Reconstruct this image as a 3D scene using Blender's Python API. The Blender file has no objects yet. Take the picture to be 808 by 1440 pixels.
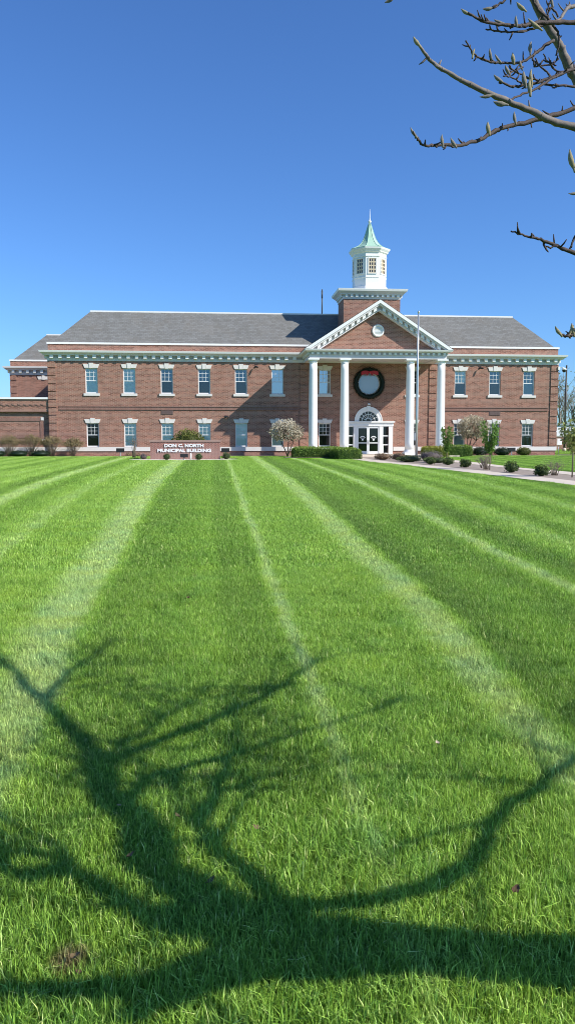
import bpy, math, random
import numpy as np
from mathutils import Vector, noise
R = math.radians
sc = bpy.context.scene
COL = sc.collection
random.seed(7)
rng = np.random.default_rng(11)

# ------------------------------------------------------------------ helpers
class MB:
    """collects polygons, linked as ONE mesh object; box-projected UVs in metres"""
    def __init__(s): s.v = []; s.f = []; s.sm = []; s.tone = None
    def add(s, vs, fs, smooth=False):
        o = len(s.v); s.v += [tuple(p) for p in vs]
        for f in fs: s.f.append(tuple(i + o for i in f)); s.sm.append(smooth)
        return s
    def box(s, x0, x1, y0, y1, z0, z1):
        v = [(x0,y0,z0),(x1,y0,z0),(x1,y1,z0),(x0,y1,z0),(x0,y0,z1),(x1,y0,z1),(x1,y1,z1),(x0,y1,z1)]
        return s.add(v, [(3,2,1,0),(4,5,6,7),(0,1,5,4),(1,2,6,5),(2,3,7,6),(3,0,4,7)])
    def quad(s, a, b, c, d): return s.add([a,b,c,d], [(0,1,2,3)])
    def poly(s, pts): return s.add(pts, [tuple(range(len(pts)))])
    def prism_xz(s, pts, y0, y1):
        n = len(pts); v = [(x,y0,z) for x,z in pts] + [(x,y1,z) for x,z in pts]
        return s.add(v, [tuple(range(n)), tuple(range(2*n-1, n-1, -1))] + [(i, i+n, (i+1)%n+n, (i+1)%n) for i in range(n)])
    def lathe(s, cx, cy, prof, n=24, smooth=True, rot=0.0, cap=True):
        v = []
        for r, z in prof:
            for k in range(n):
                a = rot + 2*math.pi*k/n; v.append((cx + r*math.cos(a), cy + r*math.sin(a), z))
        f = []
        for i in range(len(prof)-1):
            for k in range(n):
                f.append((i*n+k, i*n+(k+1)%n, (i+1)*n+(k+1)%n, (i+1)*n+k))
        if cap:
            f.append(tuple(range(n-1, -1, -1))); f.append(tuple((len(prof)-1)*n + k for k in range(n)))
        return s.add(v, f, smooth)
    def tube(s, pts, n=8, smooth=True, jit=0.0):
        """pts: (x,y,z,r)"""
        P = [Vector(p[:3]) for p in pts]; v = []; f = []
        up = Vector((0.3, 0.2, 1.0)).normalized(); prev = None
        for i, p in enumerate(P):
            t = (P[min(i+1, len(P)-1)] - P[max(i-1, 0)])
            if t.length < 1e-9: t = Vector((0,0,1))
            t.normalize()
            if prev is None:
                a = t.cross(up)
                if a.length < 1e-3: a = t.cross(Vector((1,0,0)))
            else: a = prev - t * prev.dot(t)
            a.normalize(); prev = a; b = t.cross(a)
            for k in range(n):
                an = 2*math.pi*k/n; r = pts[i][3] * (1 + (random.uniform(-jit, jit) if jit else 0))
                v.append(p + (a*math.cos(an) + b*math.sin(an))*r)
        for i in range(len(P)-1):
            for k in range(n):
                f.append((i*n+k, (i+1)*n+k, (i+1)*n+(k+1)%n, i*n+(k+1)%n))
        f.append(tuple(range(n))); f.append(tuple((len(P)-1)*n + n-1-k for k in range(n)))
        return s.add(v, f, smooth)
    def torus(s, cx, cy, cz, R0, r, n=40, m=8, axis='y', a0=0.0, a1=2*math.pi):
        v = []; f = []; full = abs(a1-a0-2*math.pi) < 1e-6; N = n if full else n+1
        for i in range(N):
            a = a0 + (a1-a0)*i/n
            for k in range(m):
                b = 2*math.pi*k/m; rr = R0 + r*math.cos(b)
                if axis == 'y': v.append((cx+rr*math.cos(a), cy+r*math.sin(b), cz+rr*math.sin(a)))
                else: v.append((cx+rr*math.cos(a), cy+rr*math.sin(a), cz+r*math.sin(b)))
        for i in range(n):
            j = (i+1) % N
            for k in range(m): f.append((i*m+k, i*m+(k+1)%m, j*m+(k+1)%m, j*m+k))
        return s.add(v, f, True)
    def arc_band(s, cx, cz, r0, r1, y0, y1, a0=0.0, a1=math.pi, n=24):
        for i in range(n):
            p, q = a0+(a1-a0)*i/n, a0+(a1-a0)*(i+1)/n
            s.prism_xz([(cx+r0*math.cos(p), cz+r0*math.sin(p)), (cx+r1*math.cos(p), cz+r1*math.sin(p)),
                        (cx+r1*math.cos(q), cz+r1*math.sin(q)), (cx+r0*math.cos(q), cz+r0*math.sin(q))][::-1], y0, y1)
        return s
    def disc(s, cx, y, cz, r, n=32, a0=0.0, a1=2*math.pi):
        pts = [(cx+r*math.cos(a0+(a1-a0)*k/n), y, cz+r*math.sin(a0+(a1-a0)*k/n)) for k in range(n+1)]
        if abs(a1-a0-2*math.pi) < 1e-6: pts = pts[:-1]
        return s.poly(pts[::-1] if False else pts)
    def ring(s, rect, prof):
        """sweep a profile [(outward offset, z)] round a rectangle (x0,x1,y0,y1)"""
        x0,x1,y0,y1 = rect; v = []; f = []
        for o, z in prof:
            v += [(x0-o,y0-o,z),(x1+o,y0-o,z),(x1+o,y1+o,z),(x0-o,y1+o,z)]
        for i in range(len(prof)-1):
            for k in range(4): f.append((i*4+k, i*4+(k+1)%4, (i+1)*4+(k+1)%4, (i+1)*4+k))
        return s.add(v, f)
    def build(s, name, mat, parent=None, bevel=0.0, loc=None):
        me = bpy.data.meshes.new(name)
        o = bpy.data.objects.new(name, me); COL.objects.link(o)
        off = Vector((0,0,0))
        if parent is not None:
            o.parent = parent; p = parent
            while p is not None: off += p.location; p = p.parent
        if loc is not None:
            o.location = Vector(loc) - off; off = Vector(loc)
        me.from_pydata([(a-off.x, b-off.y, c-off.z) for a,b,c in s.v], [], s.f)
        me.polygons.foreach_set('use_smooth', s.sm)
        uv = me.uv_layers.new(name='UVMap')
        V = s.v
        data = []
        for poly in me.polygons:
            n = poly.normal; ax, ay, az = abs(n.x), abs(n.y), abs(n.z)
            for vi in poly.vertices:
                p = V[vi]
                if az >= ax and az >= ay: data += [p[0], p[1]]
                elif ay >= ax: data += [p[0], p[2]]
                else: data += [p[1], p[2]]
        uv.data.foreach_set('uv', data)
        if s.tone is not None:
            at = me.attributes.new('tone', 'FLOAT', 'POINT'); at.data.foreach_set('value', np.asarray(s.tone, dtype=np.float32))
        if mat is not None: me.materials.append(mat)
        if bevel:
            b = o.modifiers.new('bevel', 'BEVEL'); b.width = bevel; b.segments = 1; b.limit_method = 'ANGLE'
        return o

def tag(o, label=None, cat=None, group=None, kind=None):
    if label: o['label'] = label
    if cat: o['category'] = cat
    if group: o['group'] = group
    if kind: o['kind'] = kind
    return o
def thing(name, label, cat, loc, group=None, rz=0):
    o = bpy.data.objects.new(name, None); COL.objects.link(o)
    o.location = loc; o.rotation_euler = (0,0,rz); o.empty_display_size = .2
    return tag(o, label, cat, group)
def copy_tree(o, loc=None, parent=None, scale=None, rz=None):
    c = o.copy(); COL.objects.link(c)
    if parent is not None: c.parent = parent
    for ch in list(o.children): copy_tree(ch, parent=c)
    if loc is not None: c.location = loc
    if scale is not None: c.scale = scale
    if rz is not None: c.rotation_euler = (0,0,rz)
    return c

# ------------------------------------------------------------------ materials
def new_mat(name):
    m = bpy.data.materials.new(name); m.use_nodes = True
    nt = m.node_tree; b = nt.nodes['Principled BSDF']; return m, nt, b
def N(nt, t, **kw):
    n = nt.nodes.new(t)
    for k, v in kw.items(): setattr(n, k, v)
    return n
def L(nt, a, b): nt.links.new(a, b)
def math_n(nt, op, a, b=None, clamp=False):
    n = N(nt, 'ShaderNodeMath', operation=op, use_clamp=clamp)
    for i, x in enumerate((a, b)):
        if x is None: continue
        if isinstance(x, (int, float)): n.inputs[i].default_value = x
        else: L(nt, x, n.inputs[i])
    return n.outputs[0]
def mixc(nt, f, a, b, blend='MIX'):
    n = N(nt, 'ShaderNodeMix', data_type='RGBA', blend_type=blend)
    for i, x in ((0, f), (6, a), (7, b)):
        if isinstance(x, (int, float)): n.inputs[i].default_value = x
        elif isinstance(x, tuple): n.inputs[i].default_value = x if len(x) == 4 else x + (1,)
        else: L(nt, x, n.inputs[i])
    return n.outputs[2]
def noise_n(nt, scale, detail=4, vec=None, rough=.55, dim='3D'):
    n = N(nt, 'ShaderNodeTexNoise', noise_dimensions=dim); n.inputs['Scale'].default_value = scale
    n.inputs['Detail'].default_value = detail; n.inputs['Roughness'].default_value = rough
    if vec is None: vec = N(nt, 'ShaderNodeNewGeometry').outputs['Position']
    L(nt, vec, n.inputs['Vector']); return n.outputs['Fac']
def ramp(nt, fac, stops, interp='LINEAR'):
    r = N(nt, 'ShaderNodeValToRGB'); cr = r.color_ramp; cr.interpolation = interp
    while len(cr.elements) > 1: cr.elements.remove(cr.elements[-1])
    for i, (p, c) in enumerate(stops):
        e = cr.elements[0] if i == 0 else cr.elements.new(p)
        e.position = p; e.color = (c, c, c, 1) if isinstance(c, (int, float)) else tuple(c) + (1,)
    L(nt, fac, r.inputs[0]); return r.outputs[0]
def plain(name, col, rough=.6, var=.12, scale=3.0, metallic=0.0, spec=.4, bump=0.0):
    m, nt, b = new_mat(name)
    f = noise_n(nt, scale, 6)
    f2 = noise_n(nt, scale*9, 3)
    lo = tuple(c*(1-var) for c in col); hi = tuple(min(1, c*(1+var)) for c in col)
    c = mixc(nt, f, lo, hi); c = mixc(nt, math_n(nt, 'MULTIPLY', f2, .35), c, tuple(x*(1-1.4*var) for x in col))
    L(nt, c, b.inputs['Base Color'])
    b.inputs['Roughness'].default_value = rough; b.inputs['Metallic'].default_value = metallic
    b.inputs['Specular IOR Level'].default_value = spec
    if bump:
        bp = N(nt, 'ShaderNodeBump'); bp.inputs['Strength'].default_value = bump; bp.inputs['Distance'].default_value = .02
        L(nt, f2, bp.inputs['Height']); L(nt, bp.outputs[0], b.inputs['Normal'])
    return m
def brick_mat(name, c1, c2, mortar, bw=.205, rh=.068, vertical=False):
    m, nt, b = new_mat(name)
    uv = N(nt, 'ShaderNodeUVMap').outputs[0]
    if vertical:
        mp = N(nt, 'ShaderNodeMapping'); mp.inputs['Rotation'].default_value = (0,0,R(90)); L(nt, uv, mp.inputs[0]); uv = mp.outputs[0]
    br = N(nt, 'ShaderNodeTexBrick'); L(nt, uv, br.inputs['Vector'])
    br.inputs['Scale'].default_value = 1; br.inputs['Brick Width'].default_value = bw; br.inputs['Row Height'].default_value = rh
    br.inputs['Mortar Size'].default_value = .012; br.inputs['Mortar Smooth'].default_value = .2
    br.inputs['Color1'].default_value = c1 + (1,); br.inputs['Color2'].default_value = c2 + (1,); br.inputs['Mortar'].default_value = mortar + (1,)
    br.inputs['Bias'].default_value = -.1
    big = noise_n(nt, .35, 5); mid = noise_n(nt, 2.2, 6, rough=.7)
    c = mixc(nt, math_n(nt, 'MULTIPLY', big, .5), br.outputs[0], tuple(x*.82 for x in c1), 'MIX')
    k = math_n(nt, 'ADD', math_n(nt, 'MULTIPLY', mid, .55), .72)
    mul = N(nt, 'ShaderNodeVectorMath', operation='SCALE'); L(nt, c, mul.inputs[0]); L(nt, k, mul.inputs[3])
    # rain streaks below the sills and eaves: soft vertical stain noise
    mp2 = N(nt, 'ShaderNodeMapping'); mp2.inputs['Scale'].default_value = (1.6, 1.6, .12)
    L(nt, N(nt, 'ShaderNodeNewGeometry').outputs['Position'], mp2.inputs[0])
    st = noise_n(nt, 1.0, 5, vec=mp2.outputs[0])
    c2_ = mixc(nt, math_n(nt, 'MULTIPLY', ramp(nt, st, [(.45, 0.0), (.75, 1.0)]), .22), mul.outputs[0], (.33, .24, .2))
    L(nt, c2_, b.inputs['Base Color']); b.inputs['Roughness'].default_value = .85; b.inputs['Specular IOR Level'].default_value = .2
    bp = N(nt, 'ShaderNodeBump'); bp.inputs['Strength'].default_value = .25; bp.inputs['Distance'].default_value = .01; bp.invert = True
    L(nt, br.outputs['Fac'], bp.inputs['Height']); L(nt, bp.outputs[0], b.inputs['Normal'])
    return m
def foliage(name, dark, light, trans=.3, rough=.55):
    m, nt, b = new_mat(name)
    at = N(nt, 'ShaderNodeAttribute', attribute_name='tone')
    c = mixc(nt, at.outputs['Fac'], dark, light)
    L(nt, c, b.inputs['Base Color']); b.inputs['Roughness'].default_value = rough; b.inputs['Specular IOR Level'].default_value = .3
    tr = N(nt, 'ShaderNodeBsdfTranslucent'); L(nt, c, tr.inputs[0])
    mx = N(nt, 'ShaderNodeMixShader'); mx.inputs[0].default_value = trans
    L(nt, b.outputs[0], mx.inputs[1]); L(nt, tr.outputs[0], mx.inputs[2]); L(nt, mx.outputs[0], nt.nodes['Material Output'].inputs[0])
    return m
def glass_mat(name, tint, refl, rough=.02, body=(.02,.025,.03), alpha=.75):
    m, nt, b = new_mat(name)
    nt.nodes.remove(b)
    tr = N(nt, 'ShaderNodeBsdfTransparent'); tr.inputs[0].default_value = tint + (1,)
    gl = N(nt, 'ShaderNodeBsdfGlossy'); gl.inputs['Roughness'].default_value = rough; gl.inputs['Color'].default_value = (.85,.92,.95,1)
    bp = N(nt, 'ShaderNodeBump'); bp.inputs['Strength'].default_value = .04; bp.inputs['Distance'].default_value = .05
    L(nt, noise_n(nt, 1.3, 2), bp.inputs['Height']); L(nt, bp.outputs[0], gl.inputs['Normal'])
    df = N(nt, 'ShaderNodeBsdfDiffuse'); df.inputs[0].default_value = body + (1,)
    m0 = N(nt, 'ShaderNodeMixShader'); m0.inputs[0].default_value = alpha; L(nt, df.outputs[0], m0.inputs[1]); L(nt, tr.outputs[0], m0.inputs[2])
    fr = N(nt, 'ShaderNodeFresnel'); fr.inputs[0].default_value = 1.5
    mx = N(nt, 'ShaderNodeMixShader'); L(nt, math_n(nt, 'ADD', fr.outputs[0], refl, True), mx.inputs[0])
    L(nt, m0.outputs[0], mx.inputs[1]); L(nt, gl.outputs[0], mx.inputs[2]); L(nt, mx.outputs[0], nt.nodes['Material Output'].inputs[0])
    return m

M = {}
M['brick'] = brick_mat('brick', (.355,.172,.122), (.135,.063,.047), (.45,.335,.26), .30, .098)
M['brick_band'] = brick_mat('brick_soldier_band', (.25,.12,.092), (.17,.08,.062), (.36,.26,.21), vertical=True)
M['brick_sign'] = brick_mat('brick_sign', (.30,.115,.09), (.18,.065,.052), (.46,.36,.31))
M['trim'] = plain('white_trim_paint', (.82,.81,.78), .5, .05, 1.5)
M['sage_dark'] = plain('shadowed_sage_paint', (.44,.435,.435), .6, .08, 2)  # shade between the dentils, painted as a darker colour
M['sage'] = plain('pale_sage_paint', (.70,.665,.67), .55, .07, 2)  # white paint greyed for eave shade, pinked against green lawn bounce
M['stone'] = plain('pale_limestone', (.70,.665,.62), .8, .10, 2.5, bump=.1)
M['frame'] = plain('white_window_frame', (.78,.78,.76), .4, .04, 4)
M['copper'] = plain('pale_green_copper', (.37,.55,.42), .55, .16, 2.2)
M['column'] = plain('white_column_paint', (.83,.83,.80), .5, .04, 1)
M['beige'] = plain('beige_frame', (.62,.51,.35), .5, .1, 3)
M['metal'] = plain('grey_metal', (.45,.46,.47), .4, .1, 2, .6)
M['alu'] = plain('brushed_flagpole_metal', (.62,.63,.64), .35, .06, 2, .7)
M['dark'] = plain('dark_metal', (.022,.022,.024), .5, .2, 6)
M['steel'] = plain('dark_pole_metal', (.06,.055,.05), .5, .15, 4)
M['louver'] = plain('louver_paint', (.20,.13,.115), .6, .15, 6)
M['concrete'] = plain('concrete_walk', (.66,.56,.44), .85, .14, .9, bump=.15)
M['gravel'] = plain('pale_gravel', (.66,.58,.47), .95, .3, 9, bump=.6)
M['mulch'] = plain('brown_mulch', (.36,.29,.23), .95, .35, 7, bump=.6)
M['blind'] = plain('pale_window_blind', (.90,.93,.89), .8, .08, 1.2)
M['blind_blue'] = plain('blue_grey_blind', (.26,.38,.47), .8, .12, 1.2)
M['curtain'] = plain('teal_curtain', (.08,.16,.15), .8, .3, 5)
M['black'] = plain('dark_room', (.006,.006,.008), .9, .2, 1)
M['glass'] = glass_mat('window_glass', (.92,.98,.98), .07, alpha=.92)
M['glass_blue'] = glass_mat('sky_reflecting_glass', (.75,.88,.92), .38, body=(.05,.08,.10), alpha=.6)
M['glass_dark'] = glass_mat('dark_door_glass', (.5,.55,.56), .015, body=(.008,.009,.011), alpha=.5)
M['ribbon'] = plain('red_ribbon', (.42,.025,.045), .55, .25, 5)
M['needles'] = foliage('wreath_needles', (.004,.013,.008), (.016,.04,.022), .1)
M['white_letter'] = plain('white_letters', (.82,.82,.81), .45, .03, 8)
# shingles
m, nt, b = new_mat('grey_shingles')
uv = N(nt, 'ShaderNodeUVMap').outputs[0]
br = N(nt, 'ShaderNodeTexBrick'); L(nt, uv, br.inputs['Vector']); br.inputs['Scale'].default_value = 1
br.inputs['Brick Width'].default_value = .33; br.inputs['Row Height'].default_value = .14; br.inputs['Mortar Size'].default_value = .008
br.inputs['Color1'].default_value = (.208,.206,.196,1); br.inputs['Color2'].default_value = (.165,.16,.147,1); br.inputs['Mortar'].default_value = (.125,.12,.11,1)
mp = N(nt, 'ShaderNodeMapping'); mp.inputs['Scale'].default_value = (.35, 1, 3.2); L(nt, N(nt, 'ShaderNodeNewGeometry').outputs['Position'], mp.inputs[0])
n1 = noise_n(nt, .9, 7, vec=mp.outputs[0], rough=.7); n2 = noise_n(nt, 9, 3)
k = math_n(nt, 'ADD', math_n(nt, 'MULTIPLY', n1, .28), math_n(nt, 'ADD', math_n(nt, 'MULTIPLY', n2, .5), .56))
sc_ = N(nt, 'ShaderNodeVectorMath', operation='SCALE'); L(nt, br.outputs[0], sc_.inputs[0]); L(nt, k, sc_.inputs[3])
warm = mixc(nt, math_n(nt, 'MULTIPLY', ramp(nt, noise_n(nt, .5, 5), [(.5, 0.0), (.7, 1.0)]), .25), sc_.outputs[0], (.2,.17,.135))
L(nt, warm, b.inputs['Base Color']); b.inputs['Roughness'].default_value = .9; b.inputs['Specular IOR Level'].default_value = .25
bp = N(nt, 'ShaderNodeBump'); bp.inputs['Strength'].default_value = .4; bp.inputs['Distance'].default_value = .015
L(nt, n2, bp.inputs['Height']); L(nt, bp.outputs[0], b.inputs['Normal']); M['roof'] = m
# bark of the budding tree
m, nt, b = new_mat('smooth_grey_bark')
n1 = noise_n(nt, 40, 6, rough=.7)
mp = N(nt, 'ShaderNodeMapping'); mp.inputs['Scale'].default_value = (1, 1, 6); L(nt, N(nt, 'ShaderNodeNewGeometry').outputs['Position'], mp.inputs[0])
n2 = noise_n(nt, 14, 4, vec=mp.outputs[0])
c = mixc(nt, n1, (.05,.04,.034), (.30,.255,.22)); c = mixc(nt, ramp(nt, n2, [(.45, 0.0), (.62, .7)]), c, (.13,.10,.085))
L(nt, c, b.inputs['Base Color']); b.inputs['Roughness'].default_value = .75
bp = N(nt, 'ShaderNodeBump'); bp.inputs['Strength'].default_value = .4; bp.inputs['Distance'].default_value = .004
L(nt, n1, bp.inputs['Height']); L(nt, bp.outputs[0], b.inputs['Normal']); M['bark'] = m
M['twig'] = plain('dark_twig_bark', (.075,.052,.042), .7, .35, 60, bump=.3)
M['bud'] = plain('fuzzy_bud', (.30,.27,.21), .9, .4, 160, bump=.5)
M['bud_tip'] = plain('opening_yellow_bud', (.36,.31,.17), .85, .35, 150, bump=.4)
M['stem'] = plain('shrub_stem', (.22,.175,.13), .9, .25, 9)
M['stem_dark'] = plain('dark_trunk', (.075,.055,.045), .9, .25, 9)
M['fol_shrub'] = foliage('olive_brown_twigs', (.11,.085,.04), (.33,.26,.13), .2)
M['fol_dark'] = foliage('dark_evergreen', (.008,.02,.010), (.045,.075,.03), .15)
M['fol_hedge'] = foliage('boxwood_hedge', (.03,.075,.010), (.26,.37,.06), .25)
M['fol_yellow'] = foliage('variegated_hedge', (.10,.14,.02), (.42,.40,.07), .3)
M['fol_round'] = foliage('olive_round_shrub', (.05,.065,.012), (.22,.23,.05), .25)
M['fol_small'] = foliage('small_boxwood', (.018,.045,.010), (.15,.20,.05), .2)
M['fol_blossom'] = foliage('cream_blossom', (.24,.18,.11), (.82,.74,.58), .3)
M['fol_blossom_tan'] = foliage('tan_blossom', (.26,.21,.13), (.68,.60,.44), .3)
M['fol_young'] = foliage('young_green_leaves', (.045,.11,.015), (.19,.33,.055), .4)
M['fol_sap'] = foliage('olive_sapling_leaves', (.12,.15,.04), (.36,.39,.11), .3)
M['fol_red'] = foliage('russet_shrub', (.14,.085,.05), (.34,.25,.15), .2)
M['fol_mauve'] = foliage('mauve_heather', (.10,.08,.075), (.26,.22,.20), .2)
M['fol_cover'] = foliage('green_groundcover', (.03,.05,.015), (.15,.19,.06), .2)
M['fol_far'] = foliage('far_pale_leaves', (.12,.15,.06), (.34,.38,.18), .3)
M['twig_far'] = foliage('far_bare_twigs', (.24,.20,.16), (.50,.43,.35), .1)
M['leaf_brown'] = plain('dry_brown_leaf', (.15,.105,.05), .8, .3, 60)
M['leaf_pale'] = plain('dry_pale_leaf', (.48,.40,.28), .8, .25, 60)
M['leaf_red'] = plain('dry_red_leaf', (.12,.065,.035), .8, .3, 60)
M['trailer'] = plain('white_panel_wall', (.80,.81,.82), .5, .04, .5)
SKY_AIR, SKY_DUST, SKY_OZONE, SKY_STR, SUN_STR = 1.0, 0.5, 2.5, 0.11, 6.3
SKY_TINT = (.66, 1.06, 1.62)
# ------------------------------------------------------------------ lawn
SY = [(0,.78),(4,.86),(7,1.0),(11,1.08),(16,1.22),(26,1.42),(40,1.54),(70,1.7)]
STR = [(-8,.5),(-6.3,.4),(-6.05,.9),(-5.7,.5),(-4.85,.35),(-4.6,.9),(-4.25,.5),(-3.6,.35),(-3.25,.85),(-2.95,.5),(-2.4,.5),
       (-2.05,1.0),(-1.8,.95),(-1.6,.2),(-1.0,.3),(-.6,.42),(-.5,.22),(-.10,.25),(.03,1.0),(.14,.5),(1.0,.46),(1.28,1.0),(1.46,.85),(1.6,.12),
       (2.82,.36),(3.05,.92),(3.2,.2),(4.1,.42),(4.35,.85),(4.7,.3),(5.6,.6),(7,.35)]
def lawn_colour(nt):
    pos = N(nt, 'ShaderNodeNewGeometry').outputs['Position']
    sx = N(nt, 'ShaderNodeSeparateXYZ'); L(nt, pos, sx.inputs[0])
    fc = N(nt, 'ShaderNodeFloatCurve'); cv = fc.mapping.curves[0]
    while len(cv.points) > 2: cv.points.remove(cv.points[1])
    cv.points[0].location = (0, SY[0][1]/2); cv.points[1].location = (1, SY[-1][1]/2)
    for y, s in SY[1:-1]: cv.points.new(y/70, s/2)
    fc.mapping.update()
    L(nt, math_n(nt, 'DIVIDE', sx.outputs[1], 70.0, True), fc.inputs['Value'])
    s = math_n(nt, 'MULTIPLY', fc.outputs[0], 2.0)
    wob = math_n(nt, 'MULTIPLY', math_n(nt, 'SUBTRACT', noise_n(nt, .9, 5, vec=pos, rough=.65), .5), .24)
    x = math_n(nt, 'DIVIDE', math_n(nt, 'SUBTRACT', sx.outputs[0], .55), s)
    x = math_n(nt, 'ADD', x, wob)
    x = math_n(nt, 'ADD', x, math_n(nt, 'MULTIPLY', math_n(nt, 'SUBTRACT', noise_n(nt, 14.0, 3, vec=pos, rough=.7), .5), .20))
    f = ramp(nt, math_n(nt, 'DIVIDE', math_n(nt, 'ADD', x, 8.0), 15.0, True), [((a+8)/15, b) for a, b in STR])  # mowing stripes: sheen of bent blades painted into the grass colour
    # the lines soften and even out with coarse patchiness
    patch = noise_n(nt, .55, 6, vec=pos, rough=.6); fine = noise_n(nt, 7.0, 3, vec=pos, rough=.6)
    ax = math_n(nt, 'ABSOLUTE', math_n(nt, 'ADD', x, .3))
    wv = math_n(nt, 'SINE', math_n(nt, 'MULTIPLY', x, 6.6))
    wm = math_n(nt, 'MULTIPLY', math_n(nt, 'SUBTRACT', ax, 1.6), .5, True)
    f = math_n(nt, 'ADD', f, math_n(nt, 'MULTIPLY', math_n(nt, 'MULTIPLY', wv, wm), .20))
    f = math_n(nt, 'ADD', math_n(nt, 'MULTIPLY', math_n(nt, 'SUBTRACT', f, .42), 1.12), .40)
    near = ramp(nt, math_n(nt, 'DIVIDE', sx.outputs[1], 10.0, True), [(.2, .35), (.38, .85), (.55, 1.0)])
    f = math_n(nt, 'ADD', math_n(nt, 'MULTIPLY', math_n(nt, 'SUBTRACT', f, .42), near), .42)
    f = math_n(nt, 'ADD', f, math_n(nt, 'MULTIPLY', math_n(nt, 'SUBTRACT', patch, .5), .5))
    f = math_n(nt, 'ADD', f, math_n(nt, 'MULTIPLY', math_n(nt, 'SUBTRACT', fine, .5), .45), True)
    c = ramp(nt, f, [(0, (.082,.235,.006)), (.30, (.162,.372,.013)), (.6, (.265,.490,.048)), (1.0, (.430,.610,.210))])
    return c
m, nt, b = new_mat('lawn_ground')
c = lawn_colour(nt)
th = noise_n(nt, 22, 5, rough=.7)
pos = N(nt, 'ShaderNodeNewGeometry').outputs['Position']
sx = N(nt, 'ShaderNodeSeparateXYZ'); L(nt, pos, sx.inputs[0])
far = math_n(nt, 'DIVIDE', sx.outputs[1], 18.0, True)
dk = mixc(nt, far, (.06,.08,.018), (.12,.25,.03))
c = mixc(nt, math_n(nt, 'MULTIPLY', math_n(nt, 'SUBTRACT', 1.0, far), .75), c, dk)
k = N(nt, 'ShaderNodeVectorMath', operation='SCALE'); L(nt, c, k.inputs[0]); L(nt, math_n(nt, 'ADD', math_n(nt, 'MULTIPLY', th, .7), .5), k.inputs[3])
L(nt, k.outputs[0], b.inputs['Base Color']); b.inputs['Roughness'].default_value = .9; b.inputs['Specular IOR Level'].default_value = .1
bp = N(nt, 'ShaderNodeBump'); bp.inputs['Strength'].default_value = .6; bp.inputs['Distance'].default_value = .04
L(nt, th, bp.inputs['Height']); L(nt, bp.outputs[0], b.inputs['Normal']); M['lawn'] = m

m, nt, b = new_mat('grass_blade')
c = lawn_colour(nt)
at = N(nt, 'ShaderNodeAttribute', attribute_name='tone')
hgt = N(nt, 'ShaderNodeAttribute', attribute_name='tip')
pos = N(nt, 'ShaderNodeNewGeometry').outputs['Position']
c = mixc(nt, ramp(nt, noise_n(nt, 1.7, 5, vec=pos, rough=.65), [(.42, 0.0), (.68, .75)]), c, mixc(nt, 1.0, c, (1.28, 1.10, .6), 'MULTIPLY'))      # yellower patches
c = mixc(nt, ramp(nt, noise_n(nt, 2.3, 5, vec=N(nt, 'ShaderNodeVectorMath', operation='ADD').outputs[0] if False else pos, rough=.6), [(.30, .7), (.48, 0.0)]), c, mixc(nt, 1.0, c, (.55, .80, 1.05), 'MULTIPLY'))   # darker bluish patches
c = mixc(nt, ramp(nt, noise_n(nt, 9.0, 4, vec=pos, rough=.6), [(.62, 0.0), (.75, .55)]), c, (.36, .34, .12))      # worn, strawy spots
dv = N(nt, 'ShaderNodeVectorMath', operation='DISTANCE'); L(nt, pos, dv.inputs[0]); dv.inputs[1].default_value = (-.455, 2.245, .02)
dd = math_n(nt, 'ADD', dv.outputs['Value'], math_n(nt, 'MULTIPLY', math_n(nt, 'SUBTRACT', noise_n(nt, 18, 3, vec=pos), .5), .12))
c = mixc(nt, ramp(nt, dd, [(.03, .9), (.085, 0.0)]), c, (.27,.17,.085))      # a small dead patch
c = mixc(nt, ramp(nt, at.outputs['Fac'], [(.0, .0), (.86, .25), (.93, .75), (1, .85)]), c, (.62,.60,.27))     # some straw-coloured blades
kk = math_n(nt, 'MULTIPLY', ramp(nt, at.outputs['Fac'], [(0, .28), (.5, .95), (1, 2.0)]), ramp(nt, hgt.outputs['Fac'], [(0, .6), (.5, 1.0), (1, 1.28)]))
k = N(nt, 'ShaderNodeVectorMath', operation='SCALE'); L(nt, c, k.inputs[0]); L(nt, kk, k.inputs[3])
L(nt, k.outputs[0], b.inputs['Base Color']); b.inputs['Roughness'].default_value = .45; b.inputs['Specular IOR Level'].default_value = .35
tr = N(nt, 'ShaderNodeBsdfTranslucent'); L(nt, k.outputs[0], tr.inputs[0])
mx = N(nt, 'ShaderNodeMixShader'); mx.inputs[0].default_value = .32
L(nt, b.outputs[0], mx.inputs[1]); L(nt, tr.outputs[0], mx.inputs[2]); L(nt, mx.outputs[0], nt.nodes['Material Output'].inputs[0])
M['blade'] = m

g = MB()
xs = [-900,-60,-30,30,60,900]; ys = [-900,-20,30,64,100,1500]
for i in range(5):
    for j in range(5): g.quad((xs[i],ys[j],0),(xs[i+1],ys[j],0),(xs[i+1],ys[j+1],0),(xs[i],ys[j+1],0))
tag(g.build('lawn', M['lawn']), kind='structure')

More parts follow.
